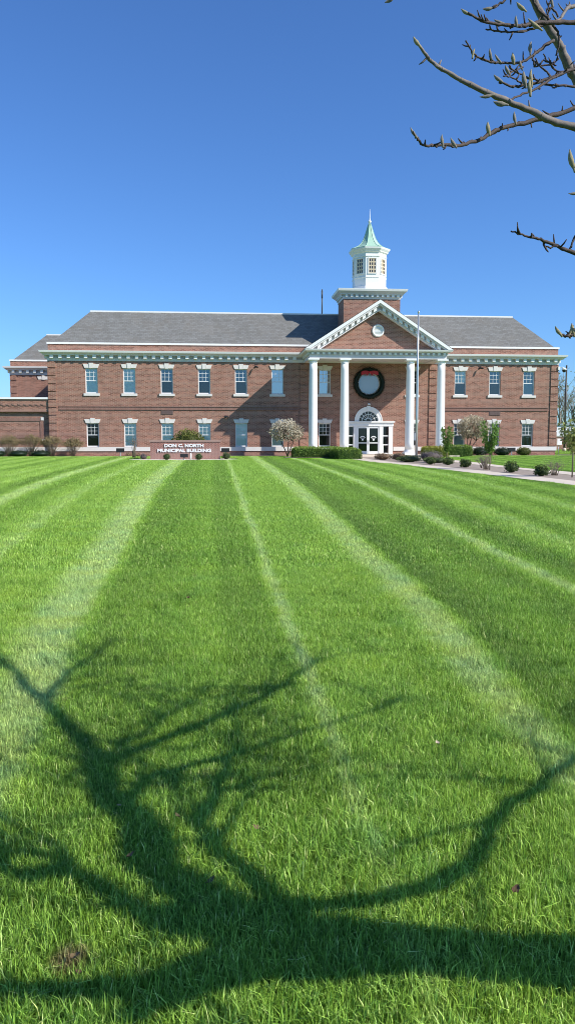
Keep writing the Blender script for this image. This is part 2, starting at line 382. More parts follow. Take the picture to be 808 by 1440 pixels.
# beds and walks as sheets above the lawn
def interp(tab, y):
    if y <= tab[0][0]: return tab[0][1]
    for (a, p), (b_, q) in zip(tab, tab[1:]):
        if y <= b_: return p + (q-p)*(y-a)/(b_-a)
    return tab[-1][1]
W_LL = [(-5,12.9),(15,12.05),(24,11.6),(31,11.22),(42,10.4),(48,9.55),(56,9.3),(61,9.6)]
W_LR = [(-5,13.95),(15,13.35),(26,12.72),(34,12.35),(42,11.5),(48,10.75),(56,10.6),(61,10.8)]
W_RL = [(-5,14.7),(24,14.55),(36,14.5),(48,14.55),(61,14.3)]
W_RR = [(-5,17.3),(20,16.4),(33,15.8),(38,15.3),(48,15.9),(61,15.6)]
def strip(lo, hi, y0, y1, z, n=40):
    m_ = MB()
    for i in range(n):
        a, b_ = y0+(y1-y0)*i/n, y0+(y1-y0)*(i+1)/n
        m_.quad((interp(lo,a),a,z),(interp(hi,a),a,z),(interp(hi,b_),b_,z),(interp(lo,b_),b_,z))
    return m_
w = strip(W_LL, W_LR, -5, 59.6, .022); w2 = strip(W_RL, W_RR, -5, 59.6, .022)
for a in (w, w2):
    pass
w.v += []; o0 = len(w.v); w.add(w2.v, w2.f)
w.box(6.4, 19.0, 59.6, 64.995, -.05, .13); w.box(9.0, 16.2, 59.2, 59.598, -.05, .07)
tag(w.build('walkway', M['concrete']), kind='structure')
# joints sawn into the walk, darker narrow sheets
tag(strip(W_LR, W_RL, -5, 59.55, .012).build('planting_bed', M['mulch']), kind='structure')
bd = MB()
def ragged(x0, x1, y0, y1, z, amp=.25, n=40):
    top = [(x0+(x1-x0)*i/n, y0 + amp*noise.noise((x0+(x1-x0)*i/n*.7, y0, 3.1))) for i in range(n+1)]
    for (a, ya), (b_, yb) in zip(top, top[1:]): bd.quad((a,ya,z),(b_,yb,z),(b_,y1,z),(a,y1,z))
ragged(-24, -13.75, 63.6, 65.08, .010); ragged(-13.75, 6.4, 62.7, 64.98, .010); ragged(19.0, 29.6, 63.1, 64.98, .010); ragged(29.7, 40, 62.9, 66, .010)
ragged(5.0, 9.1, 57.5, 59.5, .016, .1)
tag(bd.build('planting_bed', M['mulch']), kind='structure')
gb = MB()
ring_ = []
for k in range(48):
    a = 2*math.pi*k/48; rx = 3.7*(1+.08*noise.noise((math.cos(a)*2, math.sin(a)*2, .4))); ring_.append((-2.45+rx*math.cos(a), 54.6+2.3*math.sin(a)*(1+.1*noise.noise((k*.3,0,0))), .018))
gb.poly(ring_)
tag(gb.build('gravel_bed', M['gravel']), kind='structure')

def lawn_ok(x, y, r):
    """is a patch of half size r wholly on mown grass"""
    if x - r > 30.4 and 66.8 < y + r < 91: return True
    if y + r > 62.3: return False
    for yy in (y-r, y+r):
        if interp(W_LL, yy) - r < x < interp(W_RR, yy) + r: return False
    if ((abs(x+2.45)-r)/3.9)**2 + (max(0, abs(y-54.6)-r)/2.5)**2 < 1 and abs(x+2.45) < 3.9 + r: return False
    if 4.9 - r < x < 19.1 + r and y + r > 57.3: return False
    if 5.0 - r < x < 10.5 + r and y + r > 53.0: return False
    return True

# blades: one object, tiles instanced by geometry nodes
def tile(size, n, wid, hgt, seg=2):
    fe = size*.14; x = rng.uniform(-size/2, size/2, n)+rng.uniform(-fe, fe, n); y = rng.uniform(-size/2, size/2, n)+rng.uniform(-fe, fe, n)
    # tufts: pull some blades towards clump centres
    nc = max(6, int(n/28)); cx = rng.uniform(-size/2, size/2, nc); cy = rng.uniform(-size/2, size/2, nc)
    pick = rng.integers(0, nc, n); q = rng.uniform(0, .55, n)*(rng.random(n) < .6)
    x = x*(1-q) + cx[pick]*q; y = y*(1-q) + cy[pick]*q
    ca = rng.uniform(0, 2*np.pi, nc)
    az = np.where(rng.random(n) < .5, ca[pick] + rng.normal(0, .5, n), rng.uniform(0, 2*np.pi, n))
    h = hgt*rng.uniform(.35, 1.25, n)*(1+.25*(np.sin(ca[pick]*3))); lean = h*np.abs(rng.normal(.45, .45, n)); wv = wid*rng.uniform(.6, 1.3, n)
    dx, dy = np.cos(az), np.sin(az)
    fa = az + rng.normal(np.pi/2, .6, n); px, py = np.cos(fa)*wv/2, np.sin(fa)*wv/2
    mz = h*.55; ml = lean*.32; tz = h*np.clip(1.05-.35*(lean/h), .35, 1.0)
    V = np.empty((n, 5, 3), np.float32)
    V[:,0] = np.stack([x-px, y-py, np.zeros(n)-.004], 1); V[:,1] = np.stack([x+px, y+py, np.zeros(n)-.004], 1)
    V[:,2] = np.stack([x-px*.85+dx*ml, y-py*.85+dy*ml, mz], 1); V[:,3] = np.stack([x+px*.85+dx*ml, y+py*.85+dy*ml, mz], 1)
    V[:,4] = np.stack([x+dx*lean, y+dy*lean, tz], 1)
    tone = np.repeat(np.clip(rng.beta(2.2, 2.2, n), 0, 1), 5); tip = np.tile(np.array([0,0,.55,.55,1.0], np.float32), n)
    base = np.arange(n)*5
    quads = np.stack([base, base+1, base+3, base+2], 1); tris = np.stack([base+2, base+3, base+4], 1)
    return V.reshape(-1,3), quads, tris, tone, tip
SPEC = [(.45, 6600, .0025, .046), (.45, 6400, .0027, .053), (.45, 6800, .0023, .041),     # 0-2 near
        (.9, 6500, .0052, .050), (.9, 6500, .0048, .046),                                    # 3-4 mid
        (1.3, 3600, .013, .06), (1.3, 3600, .014, .055),                                    # 5-6 far
        (.4, 420, .012, .055), (.10, 55, .0034, .072), (.14, 60, .003, .065)]                                                             # 7 filler along the edges
verts = []; quads = []; tris = []; tones = []; tips = []; var = []; off = 0
for i, s in enumerate(SPEC):
    V, q, t, to, ti = tile(*s)
    verts.append(V); quads.append(q+off); tris.append(t+off); tones.append(to); tips.append(ti); var.append(np.full(len(V), i)); off += len(V)
pl = []
def place(x, y, v, s=1.0):
    pl.append((x, y, 0.0, -1-v, random.choice((0, 90, 180, 270))+random.uniform(-6, 6), s*(1+.18*max(0, min(1, (3.6-y)/1.6)))*random.uniform(.98, 1.06)*(1+.22*noise.noise((x*.9, y*.9, 5.0)))))
def fill(x, y, size):
    """edge cells: small filler tiles wherever they fit"""
    k = max(1, round(size/.36)); st = size/k
    for i in range(k):
        for j in range(k):
            xx, yy = x-size/2+st*(i+.5), y-size/2+st*(j+.5)
            if lawn_ok(xx, yy, .2): place(xx, yy, 7)
def half(y): return .62*max(y, 0) + (2.4 if y < 9 else 1.2)
st = .42; y = -1.1
while y < 9:
    x = -half(y)
    while x < half(y):
        if -half(y) < x < half(y): place(x+random.uniform(-.05,.05), y+random.uniform(-.05,.05), random.choice((0,1,2)))
        x += st
    y += st
for i in range(170):
    y_ = .9+6.5*random.random()**1.5; x_ = random.uniform(-half(y_)*.8, half(y_)*.8); place(x_, y_, random.choice((8, 9)))
st = .86; y = 9.2
while y < 25:
    x = -half(y)*.9
    while x < half(y)*.9:
        if lawn_ok(x, y, .45): place(x, y, random.choice((3,4)))
        else: fill(x, y, st)
        x += st
    y += st
st = 1.24; y = 25.3
while y < 91:
    x = -half(y)*.85
    while x < half(y)*.9:
        if y > 63.2 and not (30 < x < 48): x += st; continue
        if lawn_ok(x, y, .65): place(x, y, random.choice((5,6)))
        else: fill(x, y, st)
        x += st
    y += st
P = np.array(pl, np.float32); npt = len(P)
verts.append(P[:, :3]); var.append(P[:,3].astype(int)); tones.append(np.zeros(npt)); tips.append(np.zeros(npt))
V = np.concatenate(verts); Q = np.concatenate(quads); T = np.concatenate(tris)
me = bpy.data.meshes.new('grass_blades')
me.vertices.add(len(V)); me.vertices.foreach_set('co', V.ravel().astype(np.float32))
nl = len(Q)*4 + len(T)*3
me.loops.add(nl); me.loops.foreach_set('vertex_index', np.concatenate([Q.ravel(), T.ravel()]).astype(np.int32))
me.polygons.add(len(Q)+len(T))
ls = np.concatenate([np.arange(len(Q))*4, len(Q)*4 + np.arange(len(T))*3]).astype(np.int32)
me.polygons.foreach_set('loop_start', ls)
me.update(calc_edges=True)
a = me.attributes.new('tone', 'FLOAT', 'POINT'); a.data.foreach_set('value', np.concatenate(tones).astype(np.float32))
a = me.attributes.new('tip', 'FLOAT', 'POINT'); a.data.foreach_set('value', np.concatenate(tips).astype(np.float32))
a = me.attributes.new('var', 'INT', 'POINT'); a.data.foreach_set('value', np.concatenate(var).astype(np.int32))
pad = off
rot = np.zeros((len(V), 3), np.float32); rot[pad:, 2] = np.radians(P[:,4]); scl = np.ones(len(V), np.float32); scl[pad:] = P[:,5]
a = me.attributes.new('rot', 'FLOAT_VECTOR', 'POINT'); a.data.foreach_set('vector', rot.ravel())
a = me.attributes.new('scl', 'FLOAT', 'POINT'); a.data.foreach_set('value', scl)
me.materials.append(M['blade'])
gr = bpy.data.objects.new('grass_blades', me); COL.objects.link(gr)
tag(gr, 'short mown green grass blades covering the whole striped lawn', 'grass', kind='stuff')
ng = bpy.data.node_groups.new('grass_scatter', 'GeometryNodeTree')
ng.interface.new_socket('Geometry', in_out='INPUT', socket_type='NodeSocketGeometry')
ng.interface.new_socket('Geometry', in_out='OUTPUT', socket_type='NodeSocketGeometry')
gi = ng.nodes.new('NodeGroupInput'); go = ng.nodes.new('NodeGroupOutput'); jn = ng.nodes.new('GeometryNodeJoinGeometry')
def named(n, t):
    q = ng.nodes.new('GeometryNodeInputNamedAttribute'); q.data_type = t; q.inputs['Name'].default_value = n
    return next(o for o in q.outputs if o.enabled and o.name == 'Attribute')
av = named('var', 'INT'); ar = named('rot', 'FLOAT_VECTOR'); as_ = named('scl', 'FLOAT')
def select(val):
    cmp_ = ng.nodes.new('FunctionNodeCompare'); cmp_.data_type = 'INT'; cmp_.operation = 'EQUAL'
    ins = [i for i in cmp_.inputs if i.enabled]; ng.links.new(av, ins[0]); ins[1].default_value = val
    sp = ng.nodes.new('GeometryNodeSeparateGeometry'); sp.domain = 'POINT'
    ng.links.new(gi.outputs[0], sp.inputs['Geometry']); ng.links.new(cmp_.outputs[0], sp.inputs['Selection'])
    return sp.outputs['Selection']
for v in range(len(SPEC)):
    ip = ng.nodes.new('GeometryNodeInstanceOnPoints')
    ng.links.new(select(-1-v), ip.inputs['Points']); ng.links.new(select(v), ip.inputs['Instance'])
    ng.links.new(ar, ip.inputs['Rotation']); ng.links.new(as_, ip.inputs['Scale'])
    ng.links.new(ip.outputs[0], jn.inputs[0])
ng.links.new(jn.outputs[0], go.inputs[0])
md = gr.modifiers.new('scatter', 'NODES'); md.node_group = ng
# ------------------------------------------------------------------ municipal building
CX = 12.68; WY = 65.0
X0, X1 = -13.75, 29.22
B_ = thing('municipal_building', 'long two storey red brick building with white columned portico, grey roof and white cupola', 'building', (CX, WY, 0))
UPX = [-10.3,-7.25,-4.2,-1.13,1.92,4.95]; UPR = [20.62,23.66,26.66]; PWX = [8.95, 16.45]
ops = []
for x in UPX+UPR+PWX: ops.append((x-.5, x+.5, 5.14, 7.2))
for x in UPX+UPR+PWX: ops.append((x-.5, x+.5, .76, 2.72))
ops.append((10.95, 14.42, .13, 2.5))
def holed_wall(mb, xa, xb, za, zb, ops, y, depth):
    xs = sorted({xa, xb, *[o[0] for o in ops], *[o[1] for o in ops]}); zs = sorted({za, zb, *[o[2] for o in ops], *[o[3] for o in ops]})
    for a, b_ in zip(xs, xs[1:]):
        for c, d in zip(zs, zs[1:]):
            mx_, mz_ = (a+b_)/2, (c+d)/2
            if any(o[0] < mx_ < o[1] and o[2] < mz_ < o[3] for o in ops): continue
            mb.quad((a,y,c),(b_,y,c),(b_,y,d),(a,y,d))
    for o in ops:
        a, b_, c, d = o
        mb.quad((a,y,c),(a,y+depth,c),(a,y+depth,d),(a,y,d)); mb.quad((b_,y,c),(b_,y,d),(b_,y+depth,d),(b_,y+depth,c))
        mb.quad((a,y,d),(a,y+depth,d),(b_,y+depth,d),(b_,y,d)); mb.quad((a,y,c),(b_,y,c),(b_,y+depth,c),(a,y+depth,c))
YB = 86.0
w = MB(); holed_wall(w, X0, X1, 0, 8.3, ops, WY, .3)
w.quad((X0,YB,0),(X0,WY,0),(X0,WY,8.3),(X0,YB,8.3)); w.quad((X1,WY,0),(X1,YB,0),(X1,YB,8.3),(X1,WY,8.3)); w.quad((X1,YB,0),(X0,YB,0),(X0,YB,8.3),(X1,YB,8.3))
# back left wing
WX0 = -20.62
w.box(WX0, X0-.002, 80, 92, 0, 8.3)
# closing wall of dark rooms a little behind the windows is the interior floor and back
wall = w.build('wall', M['brick'], B_)
rm = MB()
rm.quad((X0+.05,67.6,0.02),(X1-.05,67.6,0.02),(X1-.05,67.6,8.2),(X0+.05,67.6,8.2))
rm.quad((X0+.05,65.31,4.2),(X1-.05,65.31,4.2),(X1-.05,67.6,4.2),(X0+.05,67.6,4.2))
rm.build('interior_partition', plain('dim_interior', (.10,.10,.095), .9, .3, .8), B_)

# parapet
pp = MB(); pp.ring((X0,X1,WY,YB), [(-.02,8.45),(-.02,9.1)]); pp.ring((WX0,X0-.01,80,92), [(-.02,8.45),(-.02,9.1)])
pp.build('parapet', M['brick'], B_)
cp = MB(); cp.ring((X0,X1,WY,YB), [(-.02,9.1),(.05,9.1),(.05,9.25),(-.30,9.25)]); cp.ring((WX0,X0-.06,80,92), [(-.02,9.1),(.05,9.1),(.05,9.25),(-.30,9.25)])
cp.build('parapet_coping', M['trim'], B_)
# main cornice
def cornice(rect, zb, parent, dent_x=None, skip=None):
    c = MB(); c.ring(rect, [(.03,zb),(.05,zb),(.07,zb+.19),(.07,zb+.42),(.34,zb+.44),(.36,zb+.50),(.50,zb+.60),(.52,zb+.625)])
    o = c.build('cornice', M['sage'], parent)
    l = MB(); l.ring(rect, [(.50,zb+.628),(.56,zb+.63),(.60,zb+.76),(.60,zb+.78),(-.02,zb+.83)])
    l.build('crown_moulding', M['trim'], o)
    d = MB(); x0,x1,y0,y1 = rect
    n = round((x1-x0)/.68); st = (x1-x0)/n
    for i in range(n):
        xc = x0+st*(i+.5)
        if skip and skip[0] < xc < skip[1]: continue
        d.box(xc-.13, xc+.13, y0-.31, y0-.072, zb+.20, zb+.435)
    n = min(10, round((y1-y0)/.68)); 
    for i in range(n):
        yc = y0+.34+.68*i
        d.box(x0-.31, x0-.072, yc-.13, yc+.13, zb+.20, zb+.435); d.box(x1+.072, x1+.31, yc-.13, yc+.13, zb+.20, zb+.435)
    d.ring(rect, [(.0735,zb+.205),(.08,zb+.205),(.08,zb+.218),(.0735,zb+.218)])
    fz_ = MB(); fz_.ring(rect, [(.069,zb+.20),(.0725,zb+.20),(.0725,zb+.418)]); fz_.build('frieze', M['sage_dark'], o)  # thin dark strip painting the shade in the dentil gaps
    d.build('dentil_band', M['trim'], o)
    return o
cornice((X0,X1,WY,YB), 7.76, B_, skip=(6.6, 18.8))
cornice((WX0,X0-.6,80,92), 7.76, B_)
# roofs: steep slopes up to a flat top edged in white
def roof(rect, z0, z1, ins, name='roof'):
    x0,x1,y0,y1 = rect; r = MB()
    A = [(x0,y0,z0),(x1,y0,z0),(x1,y1,z0),(x0,y1,z0)]; C = [(x0+ins,y0+ins,z1),(x1-ins,y0+ins,z1),(x1-ins,y1-ins,z1),(x0+ins,y1-ins,z1)]
    for k in range(4): r.quad(A[k],A[(k+1)%4],C[(k+1)%4],C[k])
    r.quad(*C)
    o = r.build(name, M['roof'], B_)
    e = MB(); e.ring((x0+ins,x1-ins,y0+ins,y1-ins), [(.03,z1-.06),(.05,z1-.05),(.05,z1+.065),(-.25,z1+.065),(-.25,z1+.004)])
    e.build('roof_edge', M['trim'], o); return o
roof((X0+.2,X1-.2,WY+.2,YB-.2), 9.2, 12.22, 2.85); roof((WX0+.2,X0+6,80.2,91.8), 9.2, 12.1, 2.85)
# quoins: blocks of brick standing proud of the corners
def quoins(xa, xb, zs, y=WY, side=None):
    q = MB(); q.box(xa+.02, xb-.02, y-.012, y+.04, zs[0], zs[-1])
    for a, b_ in zip(zs, zs[1:]): q.box(xa, xb, y-.075, y+.05, a+.04, b_-.04)
    if side is not None:
        for a, b_ in zip(zs, zs[1:]): q.box(side-.075, side+.05, y+.052, y+.6, a+.035, b_-.035)
    q.build('quoin', M['brick'], B_)
QZ = [.78+.64*i for i in range(11)] + [7.74]
quoins(X0-.04, -13.13, QZ, side=X0); quoins(28.6, X1+.04, QZ, side=X1); quoins(17.9, 18.52, QZ); quoins(6.84, 7.46, QZ); quoins(WX0-.04, -20.0, QZ, 80)
# belt course and grooved lines
for a, b_ in ((-12.95, 6.7), (18.7, 28.42)):
    bc = MB(); bc.box(a, b_, WY-.06, WY+.04, 3.80, 3.865); bc.box(a+.002, b_-.002, WY-.018, WY+.04, 3.867, 4.043); bc.box(a, b_, WY-.06, WY+.04, 4.045, 4.11)
    bc.build('belt_course', M['brick_band'], B_)
wt = MB()
wtc = sorted([(x-.56, x+.56) for x in UPX+UPR+PWX])
for a, b_ in ((X0-.07, 6.9), (18.45, X1+.07), (7.5, 10.5), (14.86, 17.9)): wt.box(a, b_, WY-.075, WY+.04, .40, .735)
wt.box(X0-.07, X0+.05, WY+.042, WY+12, .40, .735); wt.box(X1-.05, X1+.07, WY+.042, WY+12, .40, .735)
wt.build('water_table', M['stone'], B_)
for x in (-4.2, 23.7):
    lv = MB(); lv.box(x-.49, x+.49, WY-.03, WY+.02, 3.42, 3.75)
    for i in range(6): lv.box(x-.45, x+.45, WY-.045, WY-.031, 3.445+.05*i, 3.475+.05*i)
    lv.build('louver_vent', M['louver'], B_)

# windows
def window(x, z0, z1, kind, sill, yw=WY, parent=B_):
    f = MB(); y0, y1 = yw+.10, yw+.17; wd = .5; zm = (z0+z1)/2
    f.box(x-wd, x-wd+.07, y0, y1, z0, z1); f.box(x+wd-.07, x+wd, y0, y1, z0, z1)
    f.box(x-wd+.07, x+wd-.07, y0, y1, z1-.07, z1); f.box(x-wd+.07, x+wd-.07, y0, y1, z0, z0+.09)
    f.box(x-wd+.07, x+wd-.07, y0+.012, y1, zm-.03, zm+.03)
    for dx in (-.145, .145): f.box(x+dx-.013, x+dx+.013, y0+.025, y0+.055, zm+.03, z1-.07)
    h = z1-.07-zm-.03
    for k in (1, 2):
        zz = zm+.03+h*k/3
        for a, b_ in ((-.43,-.158),(-.132,.132),(.158,.43)): f.box(x+a, x+b_, y0+.025, y0+.055, zz-.013, zz+.013)
    o = f.build('window', M['frame'], parent)
    p = MB(); p.quad((x-.43,y0+.058,z0+.09),(x+.43,y0+.058,z0+.09),(x+.43,y0+.058,z1-.07),(x-.43,y0+.058,z1-.07))
    p.build('pane', M['glass_blue'] if 'b' in kind else (M['glass_dark'] if 'k' in kind else M['glass']), o)
    bl = MB(); yb = y0+.066
    if 'F' in kind: bl.quad((x-.49,yb,z0),(x+.49,yb,z0),(x+.49,yb,z1),(x-.49,yb,z1))
    elif 'U' in kind: bl.quad((x-.49,yb,zm-.02),(x+.49,yb,zm-.02),(x+.49,yb,z1),(x-.49,yb,z1))
    elif 'C' in kind:
        for a, b_ in ((-.49,-.18),(.05,.2)):
            n = 8
            for i in range(n):
                p0, p1 = x+a+(b_-a)*i/n, x+a+(b_-a)*(i+1)/n
                bl.quad((p0,yb+.03*(i%2),z0),(p1,yb+.03*((i+1)%2),z0),(p1,yb+.03*((i+1)%2),z1),(p0,yb+.03*(i%2),z1))
    if bl.v: bl.build('curtain' if 'C' in kind else 'blind', M['curtain'] if 'C' in kind else (M['blind_blue'] if 'g' in kind else M['blind']), o)
    s = MB()
    if sill: s.box(x-.64, x+.64, yw-.09, yw+.10, z0-.20, z0-.002)
    else: s.box(x-.55, x+.55, yw-.085, yw+.10, z0-.022, z0-.002)
    s.build('sill', M['stone'], o)
    l = MB(); g = .012
    zt = z1+.31
    l.prism_xz([(x-.54,z1+.002),(x-.15,z1+.002),(x-.19,zt),(x-.66,zt)], yw-.055, yw+.03)
    l.prism_xz([(x+.15,z1+.002),(x+.54,z1+.002),(x+.66,zt),(x+.19,zt)], yw-.055, yw+.03)
    l.prism_xz([(x-.15+g,z1-.02),(x+.15-g,z1-.02),(x+.20-g,zt+.09),(x-.20+g,zt+.09)], yw-.085, yw+.03)
    l.build('lintel', M['stone'], o)
    return o
UK = ['F','F','Ug','Ug','Ug','b']; LK = ['k','F','F','F','F','F']
for i, x in enumerate(UPX):
    window(x, 5.14, 7.2, UK[i], True); window(x, .76, 2.72, LK[i], False)
for i, x in enumerate(UPR):
    window(x, 5.14, 7.2, ['U','Ug','Fg'][i], True); window(x, .76, 2.72, ['Fg','Cg','C'][i], False)
for i, x in enumerate(PWX):
    window(x, 5.14, 7.2, ['b','k'][i], True); window(x, .76, 2.72, ['k','k'][i], False)
# the window of the rear wing
window(-17.35, 5.3, 7.3, 'Ug', True, 80)

# one-storey wing at the left
lw = MB(); LX0 = -26.0; LY = 65.06
def lowwall(a, b_, c, d, y=LY): lw.quad((a,y,c),(b_,y,c),(b_,y,d),(a,y,d))
PR = X0-.3     # right edge of the recess
lowwall(LX0, X0-.05, 3.68, 4.64); lowwall(LX0, X0-.05, 0, .02)
lw.quad((LX0,LY,3.68),(X0-.05,LY,3.68),(X0-.05,LY+.22,3.68),(LX0,LY+.22,3.68))
lw.quad((LX0,LY+.22,0),(X0-.05,LY+.22,0),(X0-.05,LY+.22,3.68),(LX0,LY+.22,3.68))
lw.quad((LX0,LY+14.8,0),(LX0,LY,0),(LX0,LY,4.64),(LX0,LY+14.8,4.64)); lw.quad((LX0,LY+.02,4.6),(X0-.05,LY+.02,4.6),(X0-.05,LY+14.8,4.6),(LX0,LY+14.8,4.6))
lwo = lw.build('low_wing_wall', M['brick'], B_)
k = MB(); k.box(LX0-.08, X0-.052, LY-.10, LY+.25, 4.642, 4.80); k.build('coping', M['trim'], lwo)
k = MB()
for i in range(22):                       # stepped dentil band: toothed bricks
    x = X0-.35-.46*i
    k.box(x-.12, x+.12, LY-.035, LY+.02, 4.05, 4.16); k.box(x-.30, x-.125, LY-.05, LY+.02, 4.165, 4.27)
k.box(LX0, X0-.055, LY-.025, LY+.02, 3.60, 3.70)
k.build('toothed_band', M['brick_band'], lwo)
k = MB(); yp = LY+.22
k.box(LX0, -14.57, yp-.045, yp+.02, 2.86, 3.14); k.box(-14.56, -14.20, yp-.045, yp+.02, 1.42, 2.92); k.box(LX0, -14.57, yp-.045, yp+.02, 1.50, 1.66)
k.build('panel_border', M['brick_band'], lwo)
for z0_, z1_ in ((2.93,3.18),(1.12,1.40)):
    k = MB(); k.box(-14.50, -14.24, yp-.06, yp+.02, z0_, z1_); k.build('corner_block', M['stone'], lwo)
k = MB(); k.box(LX0, X0-.1, yp-.07, yp+.02, .40, .735); k.build('water_table', M['stone'], lwo)

# ---------------- portico
COLX = [CX-5.17, CX-2.65, CX+2.65, CX+5.17]; CY = 61.3
def column(x):
    o = MB(); prof = []
    for i in range(13):
        t = i/12; prof.append((.362 - .062*t**1.6 , .55 + 6.85*t))
    o.lathe(x, CY, prof, 32)
    c = o.build('column', M['column'], B_)
    b0 = MB(); b0.box(x-.47, x+.47, CY-.47, CY+.47, .132, .34)
    b0.lathe(x, CY, [(.45,.342),(.47,.38),(.45,.43),(.40,.45),(.40,.48),(.37,.53),(.363,.552)], 32)
    b0.build('column_base', M['column'], c)
    cc = MB(); cc.lathe(x, CY, [(.302,7.38),(.34,7.40),(.34,7.44),(.31,7.45),(.31,7.52),(.37,7.56),(.41,7.62)], 32); cc.box(x-.44, x+.44, CY-.44, CY+.44, 7.622, 7.73)
    cc.build('capital', M['column'], c)
for x in COLX: column(x)
e = MB(); EX = 5.50; yf = CY-.36
e.box(CX-EX, CX+EX, yf, CY+.36, 7.735, 8.0)
for s in (-1, 1): e.box(CX+s*EX-(.72 if s > 0 else 0), CX+s*EX+(.72 if s < 0 else 0), CY+.362, WY-.003, 7.735, 8.0)
e.box(CX-EX+.72, CX+EX-.72, CY+.362, WY-.003, 7.86, 7.95)        # ceiling
en = e.build('entablature', M['sage'], B_)
c = MB(); rect = (CX-EX, CX+EX, yf, 66.5)
c.ring(rect, [(0,8.001),(.02,8.22),(.16,8.24),(.18,8.27),(.30,8.30)])
c.build('cornice', M['sage'], en)
c = MB(); c.ring(rect, [(.28,8.301),(.36,8.305),(.40,8.41),(.40,8.43),(-.3,8.47)]); c.build('crown_moulding', M['trim'], en)
c = MB(); n = 25
for i in range(n):
    xc = CX-EX+2*EX*(i+.5)/n; c.box(xc-.10, xc+.10, yf-.145, yf-.022, 8.03, 8.215)
for i in range(9):
    yc = yf+.25+.44*i
    c.box(CX-EX-.145, CX-EX-.022, yc-.1, yc+.1, 8.03, 8.215); c.box(CX+EX+.022, CX+EX+.145, yc-.1, yc+.1, 8.03, 8.215)
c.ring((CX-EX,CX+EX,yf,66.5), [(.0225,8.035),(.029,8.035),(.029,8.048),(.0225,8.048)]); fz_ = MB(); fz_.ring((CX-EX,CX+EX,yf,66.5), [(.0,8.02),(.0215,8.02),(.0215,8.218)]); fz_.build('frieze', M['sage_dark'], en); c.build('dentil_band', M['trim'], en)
# pediment
PX, PZ0, PZ1 = 5.92, 8.435, 12.26; sl = (PZ1-PZ0)/PX
pd = MB(); yt = yf+.40
pd.prism_xz([(CX-PX+.7, PZ0), (CX+PX-.7, PZ0), (CX, PZ1-.75)], yt, yt+.2)
pdo = pd.build('pediment', M['brick'], B_)
def rake(mb, off_top, off_bot, y0, y1, px=PX):
    for s in (-1, 1):
        pts = [(CX+s*px, PZ0-off_top*0+ (0 if off_top==0 else -off_top)), (CX, PZ1-off_top), (CX, PZ1-off_bot), (CX+s*px, PZ0-off_bot)]
        # clip the lower end on the horizontal cornice
        x_t = px-off_top/sl; x_b = px-off_bot/sl
        pts = [(CX+s*x_t, PZ0), (CX+s*.0005, PZ1-off_top), (CX+s*.0005, PZ1-off_bot), (CX+s*x_b, PZ0)]
        mb.prism_xz(pts if s > 0 else pts[::-1], y0, y1)
rk = MB(); rake(rk, 0, .26, yf-.42, 66.0); ro = rk.build('raking_crown', M['trim'], pdo)
rk = MB(); rake(rk, .262, .40, yf-.30, yt+.05); rake(rk, .402, .80, yf-.02, yt+.06); rk.build('raking_cornice', M['sage'], pdo)
dn = MB(); ang = math.atan(sl); nd = 13
for s in (-1, 1):
    for i in range(nd):
        t = (i+.55)/(nd+.35); xm = PX*(1-t); zc = PZ0+(PZ1-PZ0)*t-.54
        if zc < PZ0+.14: continue
        hw = .12
        pts = [(CX+s*(xm-hw), zc+.125+hw*sl), (CX+s*(xm+hw), zc+.125-hw*sl), (CX+s*(xm+hw), zc-.12-hw*sl), (CX+s*(xm-hw), zc-.12+hw*sl)]
        dn.prism_xz(pts if s < 0 else pts[::-1], yf-.22, yf-.022)
rake(dn, .655, .67, yf-.032, yf-.024); fz_ = MB(); rake(fz_, .41, .70, yf-.0235, yf-.0205); fz_.build('frieze', M['sage_dark'], pdo); dn.build('dentil_band', M['trim'], pdo)
rv = MB(); rv.torus(CX, yt-.02, 9.97, .42, .075, 40, 8); rv.disc(CX, yt-.012, 9.97, .42)
for i in range(7):
    z = 9.97-.3+.1*i; hwid = math.sqrt(max(0.01, .36**2-(z-9.97)**2)); rv.box(CX-hwid, CX+hwid, yt-.045, yt-.014, z-.012, z+.022)
rv.build('round_vent', M['trim'], pdo)
gr_ = MB()
for s in (-1, 1):
    a, b_ = (CX+s*(PX+.02), yf-.40, PZ0+.03), (CX, yf-.40, PZ1+.03)
    c_, d_ = (CX, 69, PZ1+.03), (CX+s*(PX+.02), 69, PZ0+.03)
    gr_.poly([a, b_, c_, d_] if s < 0 else [d_, c_, b_, a])
gr_.build('portico_roof', M['roof'], B_)

# ---------------- tower and cupola
TX = 2.36; ty0, ty1 = 63.9, 66.75
t = MB(); t.box(CX-TX, CX+TX, ty0, ty1, 8.6, 13.0); to = t.build('tower', M['brick'], B_)
rect = (CX-TX, CX+TX, ty0, ty1)
c = MB(); c.ring(rect, [(.0,12.86),(.04,12.86),(.06,13.02),(.07,13.16),(.22,13.20),(.24,13.26),(.42,13.42),(.44,13.44)]); c.build('tower_cornice', M['sage'], to)
c = MB(); c.ring(rect, [(.42,13.442),(.47,13.445),(.52,13.60),(.52,13.63),(-1.0,13.86)]); c.quad((CX-TX+1,ty0+1,13.86),(CX+TX-1,ty0+1,13.86),(CX+TX-1,ty1-1,13.86),(CX-TX+1,ty1-1,13.86)); c.build('tower_crown', M['trim'], to)
c = MB()
for i in range(11):
    xc = CX-TX+2*TX*(i+.5)/11; c.box(xc-.10, xc+.10, ty0-.19, ty0-.072, 13.02, 13.19)
for i in range(6):
    yc = ty0+(ty1-ty0)*(i+.5)/6; c.box(CX-TX-.19, CX-TX-.072, yc-.1, yc+.1, 13.02, 13.19); c.box(CX+TX+.072, CX+TX+.19, yc-.1, yc+.1, 13.02, 13.19)
